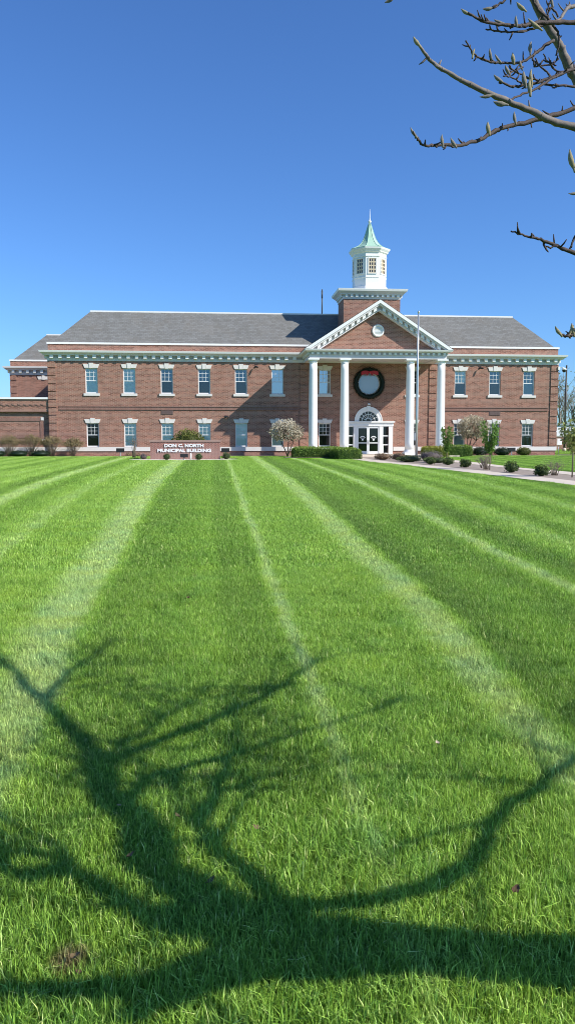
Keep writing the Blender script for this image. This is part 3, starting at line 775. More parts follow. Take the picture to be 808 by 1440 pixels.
c.ring(rect, [(.0735,13.025),(.08,13.025),(.08,13.04),(.0735,13.04)]); fz_ = MB(); fz_.ring(rect, [(.05,13.02),(.0725,13.02),(.0725,13.195)]); fz_.build('frieze', M['sage_dark'], to); c.build('dentil_band', M['trim'], to)
QX, QY = CX, 65.25; q8 = math.pi/8; ap = 1.32; rr = ap/math.cos(q8)
cu = MB()
cu.lathe(QX, QY, [(rr+.10,13.7),(rr+.10,13.95),(rr,13.97),(rr,14.62),(rr+.035,14.63),(rr+.035,14.70),(rr,14.71),(rr,16.42)], 8, False, q8)
cuo = cu.build('cupola', M['trim'], B_)
cu = MB(); cu.lathe(QX, QY, [(rr+.01,16.30),(rr+.05,16.32),(rr+.05,16.40),(rr+.02,16.42),(rr+.02,16.62),(rr+.14,16.70),(rr+.16,16.76),(rr+.30,16.92),(rr+.32,17.02)], 8, False, q8)
cu.build('eaves_moulding', M['trim'], cuo)
cu = MB(); cu.lathe(QX, QY, [(1.74,17.02),(1.74,17.06),(1.45,17.13),(1.14,17.28),(.88,17.48),(.68,17.72),(.52,17.99),(.385,18.34),(.27,18.69),(.17,19.01),(.08,19.26)], 8, False, q8)
cro = cu.build('cupola_roof', M['copper'], cuo)
cu = MB()
for k_ in range(8):     # standing ribs on the hips
    a = q8+math.pi/4*k_
    cu.tube([(QX+r_*math.cos(a), QY+r_*math.sin(a), z_+.01, .025) for r_, z_ in [(1.70,17.05),(1.45,17.13),(1.14,17.28),(.88,17.48),(.68,17.72),(.52,17.99),(.385,18.34),(.27,18.69),(.17,19.01),(.08,19.26)]], 5)
cu.build('hip_ribs', M['copper'], cro)
cu = MB(); cu.lathe(QX, QY, [(.07,19.24),(.06,19.3),(.12,19.35),(.14,19.41),(.11,19.48),(.05,19.53),(.035,19.7),(.012,20.42)], 14)
cu.build('finial', M['trim'], cuo)
for k_ in range(8):
    a = -math.pi/2 + math.pi/4*k_; nx, ny = math.cos(a), math.sin(a); tx, ty = -ny, nx
    def pt(u, d, z): return (QX+nx*(ap+d)+tx*u, QY+ny*(ap+d)+ty*u, z)
    def bar(mb, u0, u1, d0, d1, z0, z1):
        v = [pt(u0,d0,z0),pt(u1,d0,z0),pt(u1,d1,z0),pt(u0,d1,z0),pt(u0,d0,z1),pt(u1,d0,z1),pt(u1,d1,z1),pt(u0,d1,z1)]
        mb.add(v, [(0,1,2,3),(7,6,5,4),(4,5,1,0),(5,6,2,1),(6,7,3,2),(7,4,0,3)])
    wz0, wz1, hw = 14.98, 16.16, .30
    f = MB(); bar(f, -hw-.06, -hw, .004, .05, wz0, wz1); bar(f, hw, hw+.06, .004, .05, wz0, wz1); bar(f, -hw-.06, hw+.06, .004, .055, wz1, wz1+.06); bar(f, -hw-.08, hw+.08, .004, .07, wz0-.06, wz0)
    fo = f.build('cupola_window', M['trim'], cuo)
    g = MB(); bar(g, -hw, hw, .006, .012, wz0, wz1); g.build('pane', M['glass_dark'], fo)
    g = MB()
    for i in (0,1,2,3): bar(g, -hw+.2*i-.046, -hw+.2*i+.046, .014, .034, wz0, wz1)
    for i in range(5):
        z = wz0+(wz1-wz0)*i/4
        for j in range(3): bar(g, -hw+.2*j+.047, -hw+.2*j+.153, .014, .034, z-.046, z+.046)
    g.build('muntins', M['beige'], fo)

# ---------------- entrance
d = MB(); yd = WY-.10
for a, b_ in ((10.56,10.92),(11.40,11.74),(13.62,13.96),(14.44,14.80)): d.box(a, b_, yd, WY+.2, .132, 2.5)
d.box(10.5, 14.86, yd-.03, WY+.2, 2.502, 2.62); d.box(10.52, 14.84, yd-.01, WY+.2, 2.622, 2.78); d.box(10.42, 14.94, yd-.12, WY+.2, 2.782, 2.90)
ent = d.build('entrance_surround', M['trim'], B_)
d = MB()
for x0_, x1_ in ((10.92,11.40),(13.96,14.44)):
    for z in (.132, .86, 1.62): d.box(x0_, x1_, yd+.06, yd+.14, z, z+.09)
    d.box(x0_, x1_, yd+.06, yd+.14, 2.42, 2.5)
    d.box(x0_, x0_+.05, yd+.06, yd+.14, .222, .86)
d.build('sidelight_frame', M['frame'], ent)
for x0_, x1_ in ((10.93,11.39),(13.97,14.43)):
    d = MB(); d.quad((x0_,yd+.12,.15),(x1_,yd+.12,.15),(x1_,yd+.12,2.49),(x0_,yd+.12,2.49)); d.build('sidelight_pane', M['glass_dark'], ent)
for s in (-1, 1):
    xa, xb = (11.74, CX-.005) if s < 0 else (CX+.005, 13.62)
    f = MB(); f.box(xa, xa+.11, yd+.05, yd+.12, .14, 2.44); f.box(xb-.11, xb, yd+.05, yd+.12, .14, 2.44)
    f.box(xa+.11, xb-.11, yd+.05, yd+.12, 2.31, 2.44); f.box(xa+.11, xb-.11, yd+.05, yd+.12, .14, .36); f.box(xa+.11, xb-.11, yd+.055, yd+.12, 1.02, 1.11)
    f.box(xa, xb, yd+.05, yd+.12, 2.442, 2.5)
    do = f.build('door', M['frame'], ent)
    p = MB(); p.quad((xa+.1,yd+.09,.3),(xb-.1,yd+.09,.3),(xb-.1,yd+.09,2.35),(xa+.1,yd+.09,2.35)); p.build('pane', M['glass_dark'], do)
    h = MB(); xh = CX+s*.08; h.tube([(xh,yd-.0,.95,.014),(xh,yd-.0,1.3,.014)], 8); h.tube([(xh,yd,.97,.01),(xh,yd+.05,.97,.01)], 6); h.tube([(xh,yd,1.28,.01),(xh,yd+.05,1.28,.01)], 6); h.build('handle', M['metal'], do)
    em = MB(); xe = (xa+xb)/2; ye = yd+.078
    em.arc_band(xe, 1.40, .19, .26, ye, ye+.008, R(25), R(155), 12); em.disc(xe, ye+.004, 1.34, .085, 20); em.arc_band(xe, 1.36, .11, .15, ye, ye+.008, R(30), R(150), 10)
    em.build('emblem', M['white_letter'], do)
fz = 2.93
fa = MB(); fa.arc_band(CX, fz, .86, 1.16, WY-.10, WY+.02, 0, math.pi, 28); fa.arc_band(CX, fz, 1.12, 1.2, WY-.13, WY-.102, 0, math.pi, 28)
fa.prism_xz([(CX-.10,fz+.84),(CX+.10,fz+.84),(CX+.15,fz+1.27),(CX-.15,fz+1.27)], WY-.16, WY-.03)
for s in (-1, 1): fa.box(CX+s*1.01-.17, CX+s*1.01+.17, WY-.11, WY+.02, 2.902, fz+.02)
fo = fa.build('arch', M['trim'], ent)
g = MB(); g.disc(CX, WY-.012, fz, .87, 28, 0, math.pi); g.build('fanlight_pane', M['glass_dark'], fo)
g = MB(); 
for a in range(1, 8):
    t_ = math.pi*a/8; c0, s0 = math.cos(t_), math.sin(t_); hw = .016
    g.prism_xz([(CX+.24*c0+hw*s0, fz+.24*s0-hw*c0),(CX+.85*c0+hw*s0, fz+.85*s0-hw*c0),(CX+.85*c0-hw*s0, fz+.85*s0+hw*c0),(CX+.24*c0-hw*s0, fz+.24*s0+hw*c0)], WY-.045, WY-.02)
g.arc_band(CX, fz, .21, .25, WY-.05, WY-.018, 0, math.pi, 16); g.arc_band(CX, fz, .54, .575, WY-.052, WY-.016, 0, math.pi, 20); g.arc_band(CX, fz, .80, .87, WY-.055, WY-.014, 0, math.pi, 24)
g.build('fanlight_muntins', M['frame'], fo)
# round window
rw = MB(); RZ = 6.07; rw.arc_band(CX, RZ, .86, 1.02, WY-.07, WY+.02, 0, 2*math.pi, 40); ro_ = rw.build('round_window', M['stone'], B_)
g = MB(); g.disc(CX, WY-.02, RZ, .88, 40); g.build('pane', glass_mat('dull_round_glass', (.7,.8,.85), .12, .2, (.27,.32,.37), .03), ro_)  # blue-grey body colour stands in for the reflected sky

# ---------------- things fixed to the building
wr = thing('wreath', 'huge dark green christmas wreath with red bow around the round window', 'wreath', (CX, WY-.12, RZ))
wb = MB(); tn = []
def needle_ring(cx, cy, cz, R0, r, n, ln, wv):
    for i in range(n):
        a = random.uniform(0, 2*math.pi); b_ = random.uniform(0, 2*math.pi); rad = r*random.uniform(.5, 1.12)
        rr_ = R0+rad*math.cos(b_); p = Vector((cx+rr_*math.cos(a), cy+rad*.55*math.sin(b_), cz+rr_*math.sin(a)))
        dv = Vector((random.gauss(0,1), random.gauss(-.3,1), random.gauss(0,1))).normalized()*ln; pe = dv.cross(Vector((random.gauss(0,1),random.gauss(0,1),random.gauss(0,1)))).normalized()*wv
        wb.add([p-pe, p+pe, p+dv], [(0,1,2)]); t_ = random.random()**1.5; tn.extend([t_*.6, t_*.6, t_])
needle_ring(CX, WY-.22, RZ, 1.135, .215, 5600, .11, .016)
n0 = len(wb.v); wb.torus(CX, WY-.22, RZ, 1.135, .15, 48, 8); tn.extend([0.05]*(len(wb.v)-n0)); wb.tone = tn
wb.build('greenery', M['needles'], wr)
bw = MB(); zb = RZ+.90; yb = WY-.45
def loop(s):
    P = []
    for i in range(9):
        a = i/8; P.append((CX+s*(.05+.62*math.sin(math.pi*a*.5)), yb-.05*math.sin(math.pi*a), zb+.22*math.sin(math.pi*a)+.05-.1*a, .13))
    return P
for s in (-1, 1):
    for j in range(8):
        a0, a1 = j/8, (j+1)/8
        f_ = lambda a, up: (CX+s*.72*a, yb-.10*math.sin(math.pi*a), zb+(.17 if up else -.15)*(.35+.65*math.sin(math.pi*min(a*.62+.05,1)))-.10*a*a)
        bw.quad(f_(a0,0), f_(a1,0), f_(a1,1), f_(a0,1))
    bw.add([(CX+s*.03,yb,zb-.05),(CX+s*.13,yb,zb-.05),(CX+s*.36,yb-.02,zb-.24),(CX+s*.17,yb-.02,zb-.28)], [(0,1,2,3)])
bw.lathe(CX, yb-.06, [(.03,zb-.1),(.09,zb-.05),(.10,zb),(.08,zb+.06),(.03,zb+.1)], 10)
bw.build('bow', M['ribbon'], wr)
cam_ = thing('security_camera', 'white dome security camera on bracket at right building corner', 'camera', (X1, 64.9, 7.45))
k = MB(); k.box(X1-.05, X1+.12, 64.84, 64.96, 7.33, 7.60); k.tube([(X1+.1,64.9,7.55,.03),(X1+.35,64.88,7.56,.03),(X1+.48,64.86,7.52,.03)], 8); k.build('bracket', M['trim'], cam_)
k = MB(); k.lathe(X1+.48, 64.86, [(.04,7.50),(.15,7.46),(.19,7.40),(.20,7.32)], 18); ho = k.build('housing', M['trim'], cam_)
k = MB(); k.lathe(X1+.48, 64.86, [(.16,7.318),(.155,7.24),(.11,7.15),(.03,7.11)], 18); k.build('dome', M['dark'], cam_)
for x, z, lab in ((3.15, 7.38, 'small dark security camera below cornice left of the portico'), (22.3, 7.42, 'small dark security camera below cornice over right wing windows')):
    t_ = thing('security_camera', lab, 'camera', (x, WY, z))
    k = MB(); k.box(x-.05, x+.05, WY-.08, WY-.002, z-.02, z+.09); k.tube([(x,WY-.08,z+.03,.02),(x,WY-.25,z+.02,.02)], 6); k.build('bracket', M['dark'], t_)
    k = MB(); k.tube([(x-.10,WY-.16,z-.03,.05),(x-.02,WY-.25,z,.065),(x+.14,WY-.42,z-.05,.065),(x+.16,WY-.44,z-.056,.045)], 10); k.build('housing', M['dark'], t_)
fl = thing('wall_light', 'small dark floodlight on brick wall below the belt course', 'light', (.65, WY, 3.25))
k = MB(); k.box(.55, .75, WY-.05, WY-.002, 3.20, 3.34); k.tube([(.65,WY-.05,3.27,.02),(.65,WY-.16,3.25,.02)], 6); k.build('mount', M['dark'], fl)
k = MB(); k.prism_xz([(.46,3.18),(.86,3.18),(.80,3.34),(.52,3.34)], WY-.34, WY-.13); k.build('lamp_head', M['dark'], fl, bevel=.015)
fl = thing('wall_light', 'tiny pale lamp above the entrance arch below the wreath', 'light', (CX+.03, WY, 4.35))
k = MB(); k.box(CX-.05, CX+.11, WY-.04, WY-.002, 4.27, 4.42); k.build('mount', M['trim'], fl)
k = MB(); k.lathe(CX+.03, WY-.14, [(.03,4.42),(.11,4.36),(.13,4.27)], 12); k.build('lamp_shade', M['trim'], fl)
ma = thing('antenna_mast', 'slim dark mast standing on the flat roof left of the tower', 'mast', (9.62, 72, 12.2))
k = MB(); k.tube([(9.62,72,12.2,.06),(9.62,72,15.1,.055)], 8); k.build('pole', M['steel'], ma); k = MB(); k.lathe(9.62, 72, [(.075,14.3),(.075,14.95)], 8); k.box(9.5,9.74,71.9,72.1,12.2,12.26); k.build('collar', M['steel'], ma)
# ------------------------------------------------------------------ monument sign
SYY = 55.0; sx0, sx1 = -4.78, .12
sg = thing('monument_sign', 'low red brick monument sign with raised white lettering on pale gravel', 'sign', ((sx0+sx1)/2, SYY, 0))
k = MB(); k.box(sx0, sx1, SYY, SYY+.5, 0, 1.24); wl = k.build('brick_wall', M['brick_sign'], sg)
k = MB(); k.box(sx0-.05, sx1+.05, SYY-.05, SYY+.55, 1.242, 1.34); k.build('cap', plain('sign_cap', (.38,.25,.21), .8, .15, 5), sg)
def text_obj(txt, cx, z, cap, width, y, mat, parent, name):
    cu_ = bpy.data.curves.new('txt', 'FONT'); cu_.body = txt; cu_.size = 1.0; cu_.extrude = .03; cu_.offset = .045; cu_.align_x = 'CENTER'; cu_.resolution_u = 2
    tmp = bpy.data.objects.new('tmp', cu_); COL.objects.link(tmp)
    bpy.context.view_layer.update()
    dg = bpy.context.evaluated_depsgraph_get(); me_ = bpy.data.meshes.new_from_object(tmp.evaluated_get(dg))
    co = np.empty(len(me_.vertices)*3, np.float32); me_.vertices.foreach_get('co', co); co = co.reshape(-1,3)
    bpy.data.objects.remove(tmp); bpy.data.curves.remove(cu_)
    mn, mx_ = co.min(0), co.max(0)
    ex = width/(mx_[0]-mn[0]); ez = cap/(mx_[1]-mn[1])
    nx = np.stack([(co[:,0]-(mn[0]+mx_[0])/2)*ex, -(co[:,2])*1.0, (co[:,1]-mn[1])*ez], 1)
    me_.vertices.foreach_set('co', nx.ravel().astype(np.float32)); me_.update()
    me_.materials.clear(); me_.materials.append(mat); me_.name = name
    o = bpy.data.objects.new(name, me_); COL.objects.link(o); o.parent = parent
    o.location = Vector((cx, y, z)) - parent.location; return o
text_obj('DON C. NORTH', -2.42, .845, .25, 2.75, SYY-.03, M['white_letter'], sg, 'lettering')
text_obj('MUNICIPAL BUILDING', -2.40, .50, .25, 3.75, SYY-.03, M['white_letter'], sg, 'lettering')

# ------------------------------------------------------------------ lamps, poles
def ground_flood(x, y, lab):
    t = thing('flood_light', lab, 'light', (x, y, 0))
    k = MB(); k.lathe(x, y, [(.10,.0),(.10,.05),(.045,.06),(.045,.38)], 12); k.build('post', M['metal'], t)
    k = MB(); k.box(x-.29, x+.29, y-.02, y+.22, .37, .66); k.box(x-.32, x+.32, y-.05, y-.021, .35, .68); ho = k.build('lamp_head', M['dark'], t, bevel=.02)
    k = MB(); k.box(x-.25, x+.25, y+.222, y+.235, .41, .62); k.build('lens', M['glass_dark'], t)
ground_flood(-7.75, 62.2, 'black box floodlight on short post left of the brick sign')
ground_flood(.55, 62.0, 'black box floodlight at wall base just right of the brick sign')
ground_flood(24.4, 62.7, 'black box floodlight between clipped shrubs before the right wing')
t = thing('flood_light', 'black floodlight on the gravel directly in front of the brick sign', 'light', (-2.35, 53.4, 0))
k = MB(); k.lathe(-2.35, 53.4, [(.08,0),(.08,.06),(.04,.07),(.04,.2)], 10); k.build('post', M['metal'], t)
k = MB(); k.box(-2.62,-2.08,53.3,53.55,.18,.42); k.build('lamp_head', M['dark'], t, bevel=.02)
t = thing('marker_post', 'small white post beside the floodlight in front of the sign', 'post', (-1.9, 53.5, 0))
k = MB(); k.lathe(-1.9, 53.5, [(.06,0),(.06,.42),(.04,.46)], 10); k.build('post', M['trim'], t)
FX, FY = 13.12, 50.5
fp = thing('flagpole', 'tall bare metal flagpole without a flag in front of the portico', 'flagpole', (FX, FY, 0))
k = MB(); k.tube([(FX,FY,0,.085),(FX,FY,3,.08),(FX,FY,6,.062),(FX,FY,9.62,.04)], 14); k.build('pole', M['alu'], fp)
k = MB(); k.lathe(FX, FY, [(.03,9.62),(.06,9.66),(.08,9.72),(.06,9.79),(.01,9.82)], 12); k.build('finial', M['alu'], fp)
k = MB(); k.lathe(FX, FY, [(.16,0.0),(.15,.06),(.10,.12)], 16); k.build('collar', M['alu'], fp)
k = MB(); k.box(FX-.19, FX-.086, FY-.1, FY+.08, 1.35, 1.85); k.build('cleat_box', M['metal'], fp)
k = MB(); k.tube([(FX-.1,FY-.02,1.6,.007),(FX-.085,FY-.02,5,.007),(FX-.05,FY-.01,9.55,.007)], 5); k.build('halyard', M['trim'], fp)
k_ = thing('light_pole', 'tall thin dark pole standing beyond the right end of the building', 'pole', (36.9, 80, 0))
k = MB(); k.tube([(36.95,80,0,.11),(36.9,80,9.15,.08)], 10); k.build('pole', M['steel'], k_); k = MB(); k.lathe(36.95, 80, [(.2,0),(.2,.3),(.12,.4)], 10); k.build('base', M['concrete'], k_)

# ------------------------------------------------------------------ far side, right of the building
fw = thing('brick_wall', 'low weathered red brick wall at the right edge beyond the building', 'wall', (45, 92, 0))
k = MB(); k.box(34.0, 70, 92, 92.4, 0, 1.62); k.build('masonry', M['brick'], fw); k = MB(); k.box(33.9, 70, 91.9, 92.5, 1.622, 1.72); k.build('coping', M['stone'], fw)
tr_ = thing('white_shed', 'long plain white flat-sided shed behind the low brick wall', 'shed', (52, 96, 0))
k = MB(); k.box(42.9, 72, 96, 104, 0, 3.1); k.build('wall', M['trailer'], tr_); k = MB(); k.box(42.7, 72.2, 95.8, 104.2, 3.102, 3.3); k.build('roof', M['metal'], tr_)
k = MB()
for i in range(9): k.box(45+3*i-.03, 45+3*i+.03, 95.97, 95.998, .1, 3.08)
k.build('panel_joints', M['metal'], tr_)
ub = thing('utility_box', 'small white utility box beside the right wall base', 'box', (30.1, 66.3, 0))
k = MB(); k.box(29.9, 30.35, 66.2, 66.5, .85, 1.42); k.build('cabinet', M['trim'], ub, bevel=.02); k = MB(); k.tube([(30.12,66.35,0,.04),(30.12,66.35,.85,.04)], 8); k.build('post', M['metal'], ub)

# ------------------------------------------------------------------ foliage helpers
def leaves(mb, tn, pts, size, flat=0.0, aspect=.6, tone=None, outward=None):
    for p, t in pts:
        d = Vector((random.gauss(0,1), random.gauss(0,1), random.gauss(0,1)+flat)).normalized()
        if outward is not None: d = (d*.8 + (Vector(p)-outward).normalized()).normalized()
        e = d.cross(Vector((random.gauss(0,1),random.gauss(0,1),random.gauss(0,1)))).normalized()
        s = size*random.uniform(.6, 1.35); P = Vector(p)
        mb.add([P-e*s*aspect*.5, P+d*s*.5, P+e*s*aspect*.5, P-d*s*.5], [(0,1,2,3)])
        tn.extend([max(0, min(1, t+random.uniform(-.18,.18)))]*4)
def blob_pts(c, r, n, shell=.55, rough=.25, seed=0, zmin=-1.0, freq=1.7):
    out = []; c = Vector(c)
    while len(out) < n:
        d = Vector((random.gauss(0,1),random.gauss(0,1),random.gauss(0,1))).normalized()
        if d.z < zmin: continue
        nz = noise.noise(d*freq+Vector((seed,seed*1.7,0)))+.5*noise.noise(d*freq*2.7+Vector((0,seed,seed)))
        k = (shell+(1-shell)*random.random()**.6)*(1+rough*nz)
        p = c+Vector((d.x*r[0]*k, d.y*r[1]*k, d.z*r[2]*k))
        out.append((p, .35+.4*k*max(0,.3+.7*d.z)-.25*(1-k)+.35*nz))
    return out
def shrub(name, label, cat, x, y, rx, rz, mat, n, size, group=None, seed=1, z0=None, core=True, ry=None, rough=.2, zmin=-.75, stem='stem_dark'):
    t = thing(name, label, cat, (x, y, 0), group); ry = ry or rx
    zc = rz*.95 if z0 is None else z0
    mb = MB(); tn = []
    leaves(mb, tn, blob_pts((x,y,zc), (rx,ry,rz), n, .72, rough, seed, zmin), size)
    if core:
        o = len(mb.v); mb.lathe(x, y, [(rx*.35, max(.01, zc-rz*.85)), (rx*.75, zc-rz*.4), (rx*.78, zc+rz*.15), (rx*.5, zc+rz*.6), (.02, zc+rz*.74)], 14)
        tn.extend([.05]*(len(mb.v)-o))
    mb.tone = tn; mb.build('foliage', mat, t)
    st = MB()
    for i in range(5):
        a = 2*math.pi*i/5+seed; st.tube([(x+.03*math.cos(a), y+.03*math.sin(a), 0, .02), (x+rx*.45*math.cos(a), y+ry*.45*math.sin(a), zc, .012)], 5)
    st.build('stem', M[stem], t)
    return t
def twiggy(name, label, cat, x, y, rx, h, mat, n, group=None, seed=1, leafsize=.07, stems=46, leafmat=None):
    """vase-shaped deciduous shrub: fanning stems, twig tips"""
    t = thing(name, label, cat, (x, y, 0), group); rs = random.Random(seed); st = MB(); tips = []
    for i in range(stems):
        a = rs.uniform(0, 2*math.pi); q = math.sqrt(rs.random()); lean = rx*q; top = h*(1-.28*q*q)*rs.uniform(.82, 1.0)
        p0 = (x+.12*math.cos(a), y+.12*math.sin(a), 0, .018)
        p1 = (x+lean*.45*math.cos(a), y+lean*.45*math.sin(a), top*.5, .013); p2 = (x+lean*math.cos(a), y+lean*math.sin(a), top, .006)
        st.tube([p0,p1,p2], 5)
        for j in range(4):
            f = rs.uniform(.45, .95); q0 = Vector(p1[:3]).lerp(Vector(p2[:3]), f)
            q1 = q0+Vector((rs.gauss(0,.14), rs.gauss(0,.14), rs.uniform(.08,.26))); st.tube([(*q0,.007),(*q1,.003)], 4); tips.append(q1)
        tips.append(Vector(p2[:3]))
    st.build('stem', M['stem'], t)
    mb = MB(); tn = []; pts = []
    for i in range(n):
        p = rs.choice(tips)+Vector((rs.gauss(0,.09), rs.gauss(0,.09), rs.gauss(0,.09)))
        pts.append((p, .25+.55*(p.z/h)*rs.uniform(.5,1.1)))
    leaves(mb, tn, pts, leafsize); mb.tone = tn; mb.build('foliage', mat, t)
    return t
g_ = 'vase-shaped twiggy shrubs before the left wall'
twiggy('shrub', 'leftmost twiggy olive brown shrub at the photo edge before the low wing', 'shrub', -16.75, 63.9, .88, 1.62, M['fol_shrub'], 3400, g_, 3)
twiggy('shrub', 'twiggy olive shrub second from left before the recessed brick panel', 'shrub', -15.05, 63.9, .92, 1.72, M['fol_shrub'], 3400, g_, 4)
twiggy('shrub', 'twiggy olive shrub in front of the left building corner quoins', 'shrub', -13.38, 63.8, .85, 1.62, M['fol_shrub'], 3200, g_, 5)
twiggy('shrub', 'separate rounded twiggy shrub left of the black ground floor window', 'shrub', -11.72, 63.7, .88, 1.40, M['fol_shrub'], 3200, g_, 6)
for i, (x, lab) in enumerate(((-17.6,'low dark spreading shrub under the leftmost twiggy shrub'),(-15.9,'low dark spreading shrub between the first two twiggy shrubs'),(-14.2,'low dark spreading shrub between second and third twiggy shrubs'))):
    shrub('low_shrub', lab, 'shrub', x, 63.4, .75, .26, M['fol_dark'], 700, .09, 'low dark shrubs at the left wall', 10+i, ry=.4)
# behind / beside the sign
shrub('round_shrub', 'large rounded olive green shrub rising behind the brick sign', 'shrub', -2.2, 57.3, 1.30, 1.12, M['fol_round'], 3200, .10, None, 21, rough=.1)
for x, lab in ((-3.55,'small green ball shrub at left front of the brick sign'),(-1.35,'small green ball shrub at right front of the brick sign')):
    shrub('ball_shrub', lab, 'shrub', x, 53.6, .27, .24, M['fol_small'], 350, .05, 'ball shrubs before the sign', int(x*10)+60)
shrub('low_shrub', 'small olive shrub at right end of the brick sign', 'shrub', .55, 54.9, .32, .26, M['fol_cover'], 350, .06, None, 33)
shrub('low_shrub', 'small grey green tuft at left end of the brick sign', 'shrub', -5.25, 55.0, .25, .22, M['fol_mauve'], 260, .06, None, 34)
twiggy('sapling', 'thin leafless shrub standing left of the brick sign', 'shrub', -6.3, 58.6, .32, 1.75, M['fol_mauve'], 130, None, 8, .05, 16)
for x, lab in ((-7.1, 'rust coloured low plant beside the left floodlight'), (-6.5, 'rust coloured low plant left of the thin leafless shrub')):
    shrub('low_plant', lab, 'plant', x, 62.6, .28, .16, M['fol_red'], 220, .07, None, int(-x*10), core=False)

# hedges
def hedge(name, label, x0, x1, y0, y1, h, mat, n, size=.085):
    t = thing(name, label, 'hedge', ((x0+x1)/2, (y0+y1)/2, 0)); mb = MB(); tn = []; pts = []
    A = [((x1-x0)*h, 'f'), ((x1-x0)*(y1-y0), 't'), ((y1-y0)*h, 'l'), ((y1-y0)*h, 'r'), ((x1-x0)*h, 'b')]; tot = sum(a for a, _ in A)
    for a, f in A:
        for i in range(int(n*a/tot)):
            u, v = random.random(), random.random(); nn = lambda p: .10*noise.noise(Vector(p)*1.6)+.05*noise.noise(Vector(p)*5)
            if f in 'fb': p = [x0+(x1-x0)*u, y0 if f == 'f' else y1, h*v]
            elif f == 't': p = [x0+(x1-x0)*u, y0+(y1-y0)*v, h]
            else: p = [x0 if f == 'l' else x1, y0+(y1-y0)*u, h*v]
            # rounded shoulders
            cx_, cy_ = (x0+x1)/2, (y0+y1)/2
            ex = max(0, abs(p[0]-cx_)-((x1-x0)/2-.3))/.3; ey = max(0, abs(p[1]-cy_)-((y1-y0)/2-.3))/.3; ez = max(0, p[2]-(h-.25))/.25
            sh_ = .10*max(ex*ey, ex*ez, ey*ez)
            for q_, c_ in ((0, cx_), (1, cy_)): p[q_] += (-sh_ if p[q_] > c_ else sh_)
            p[2] -= sh_
            k_ = nn(p); p = [p[0]+random.gauss(0,.035)+k_*.5, p[1]+random.gauss(0,.035)+k_*.5, max(.03, p[2]+random.gauss(0,.035)+k_*.6)]
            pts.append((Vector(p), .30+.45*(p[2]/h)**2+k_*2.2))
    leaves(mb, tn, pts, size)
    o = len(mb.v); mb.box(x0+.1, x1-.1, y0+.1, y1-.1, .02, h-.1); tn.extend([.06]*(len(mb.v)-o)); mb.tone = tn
    mb.build('foliage', mat, t)
    st = MB()
    for i in range(int((x1-x0)/.6)): st.tube([(x0+.3+.6*i,(y0+y1)/2,0,.025),(x0+.3+.6*i,(y0+y1)/2,h*.5,.018)], 5)
    st.build('stem', M['stem_dark'], t)
hedge('hedge', 'long clipped boxwood hedge before the two left columns', 5.55, 9.6, 58.0, 59.1, .78, M['fol_hedge'], 5200)
hedge('hedge', 'short clipped boxwood hedge end nearest the front doors', 8.35, 10.15, 54.0, 57.9, .74, M['fol_hedge'], 4800)
hedge('hedge', 'yellow variegated clipped hedge right of the flagpole', 15.75, 17.85, 58.6, 59.5, .82, M['fol_yellow'], 3000)
hedge('hedge', 'dark green clipped hedge right of the yellow one below the rightmost column', 18.0, 20.1, 59.6, 60.9, .90, M['fol_hedge'], 3000)
# flowering trees
def flowering(label, x, y, cx, cz, rx, rz, mat, n, seed, trunks):
    t = thing('flowering_tree', label, 'tree', (x, y, 0)); rs = random.Random(seed)
    tm = MB(); ends = []
    for (dx, dz, r) in trunks:
        b0 = (x+rs.uniform(-.08,.08), y+rs.uniform(-.1,.1), 0, r); m1 = (x+dx*.4, y+rs.uniform(-.15,.15), dz*.45, r*.8); e1 = (x+dx, y+rs.uniform(-.35,.35), dz, r*.5)
        tm.tube([b0,m1,e1], 7)
        for j in range(6):
            a = rs.uniform(0,2*math.pi); l = rs.uniform(.5,.95)
            q = (cx+rx*.75*math.cos(a)*l, y+rx*.75*math.sin(a)*l, cz+rz*rs.uniform(-.35,.75), .008)
            mid = ((e1[0]+q[0])/2+rs.gauss(0,.08), (e1[1]+q[1])/2+rs.gauss(0,.08), (e1[2]+q[2])/2, .018); tm.tube([(e1[0],e1[1],e1[2],.03), mid, q], 5); ends.append(mid[:3]); ends.append(q[:3])
            for k2 in range(4):
                w_ = (q[0]+rs.gauss(0,.22), q[1]+rs.gauss(0,.22), q[2]+rs.gauss(.05,.18)); tm.tube([(*mid[:3],.010),(*w_,.004)], 4)
    tm.build('trunk', M['stem_dark'], t)
    mb = MB(); tn = []
    pts = blob_pts((cx, y, cz), (rx, rx, rz), n, .45, .22, seed, -.8, 2.4)
    pts = [(p, tt) for p, tt in pts if noise.noise(p*2.6+Vector((seed,0,0))) > -.38]
    leaves(mb, tn, pts, .095, aspect=.8); mb.tone = tn; mb.build('crown', mat, t)
flowering('small round cream blossoming tree left of the portico on dark slanted trunks', 5.5, 61.6, 5.42, 2.0, 1.38, .98, M['fol_blossom'], 5200, 5, [(-.55,1.35,.05),(.1,1.3,.06),(.5,1.2,.055)])
flowering('small round tan blossoming tree right of the portico with a leaning trunk', 20.35, 62.2, 20.9, 2.25, 1.32, 1.12, M['fol_blossom_tan'], 6000, 9, [(.5,1.5,.065),(.2,1.4,.05),(.9,1.25,.05)])
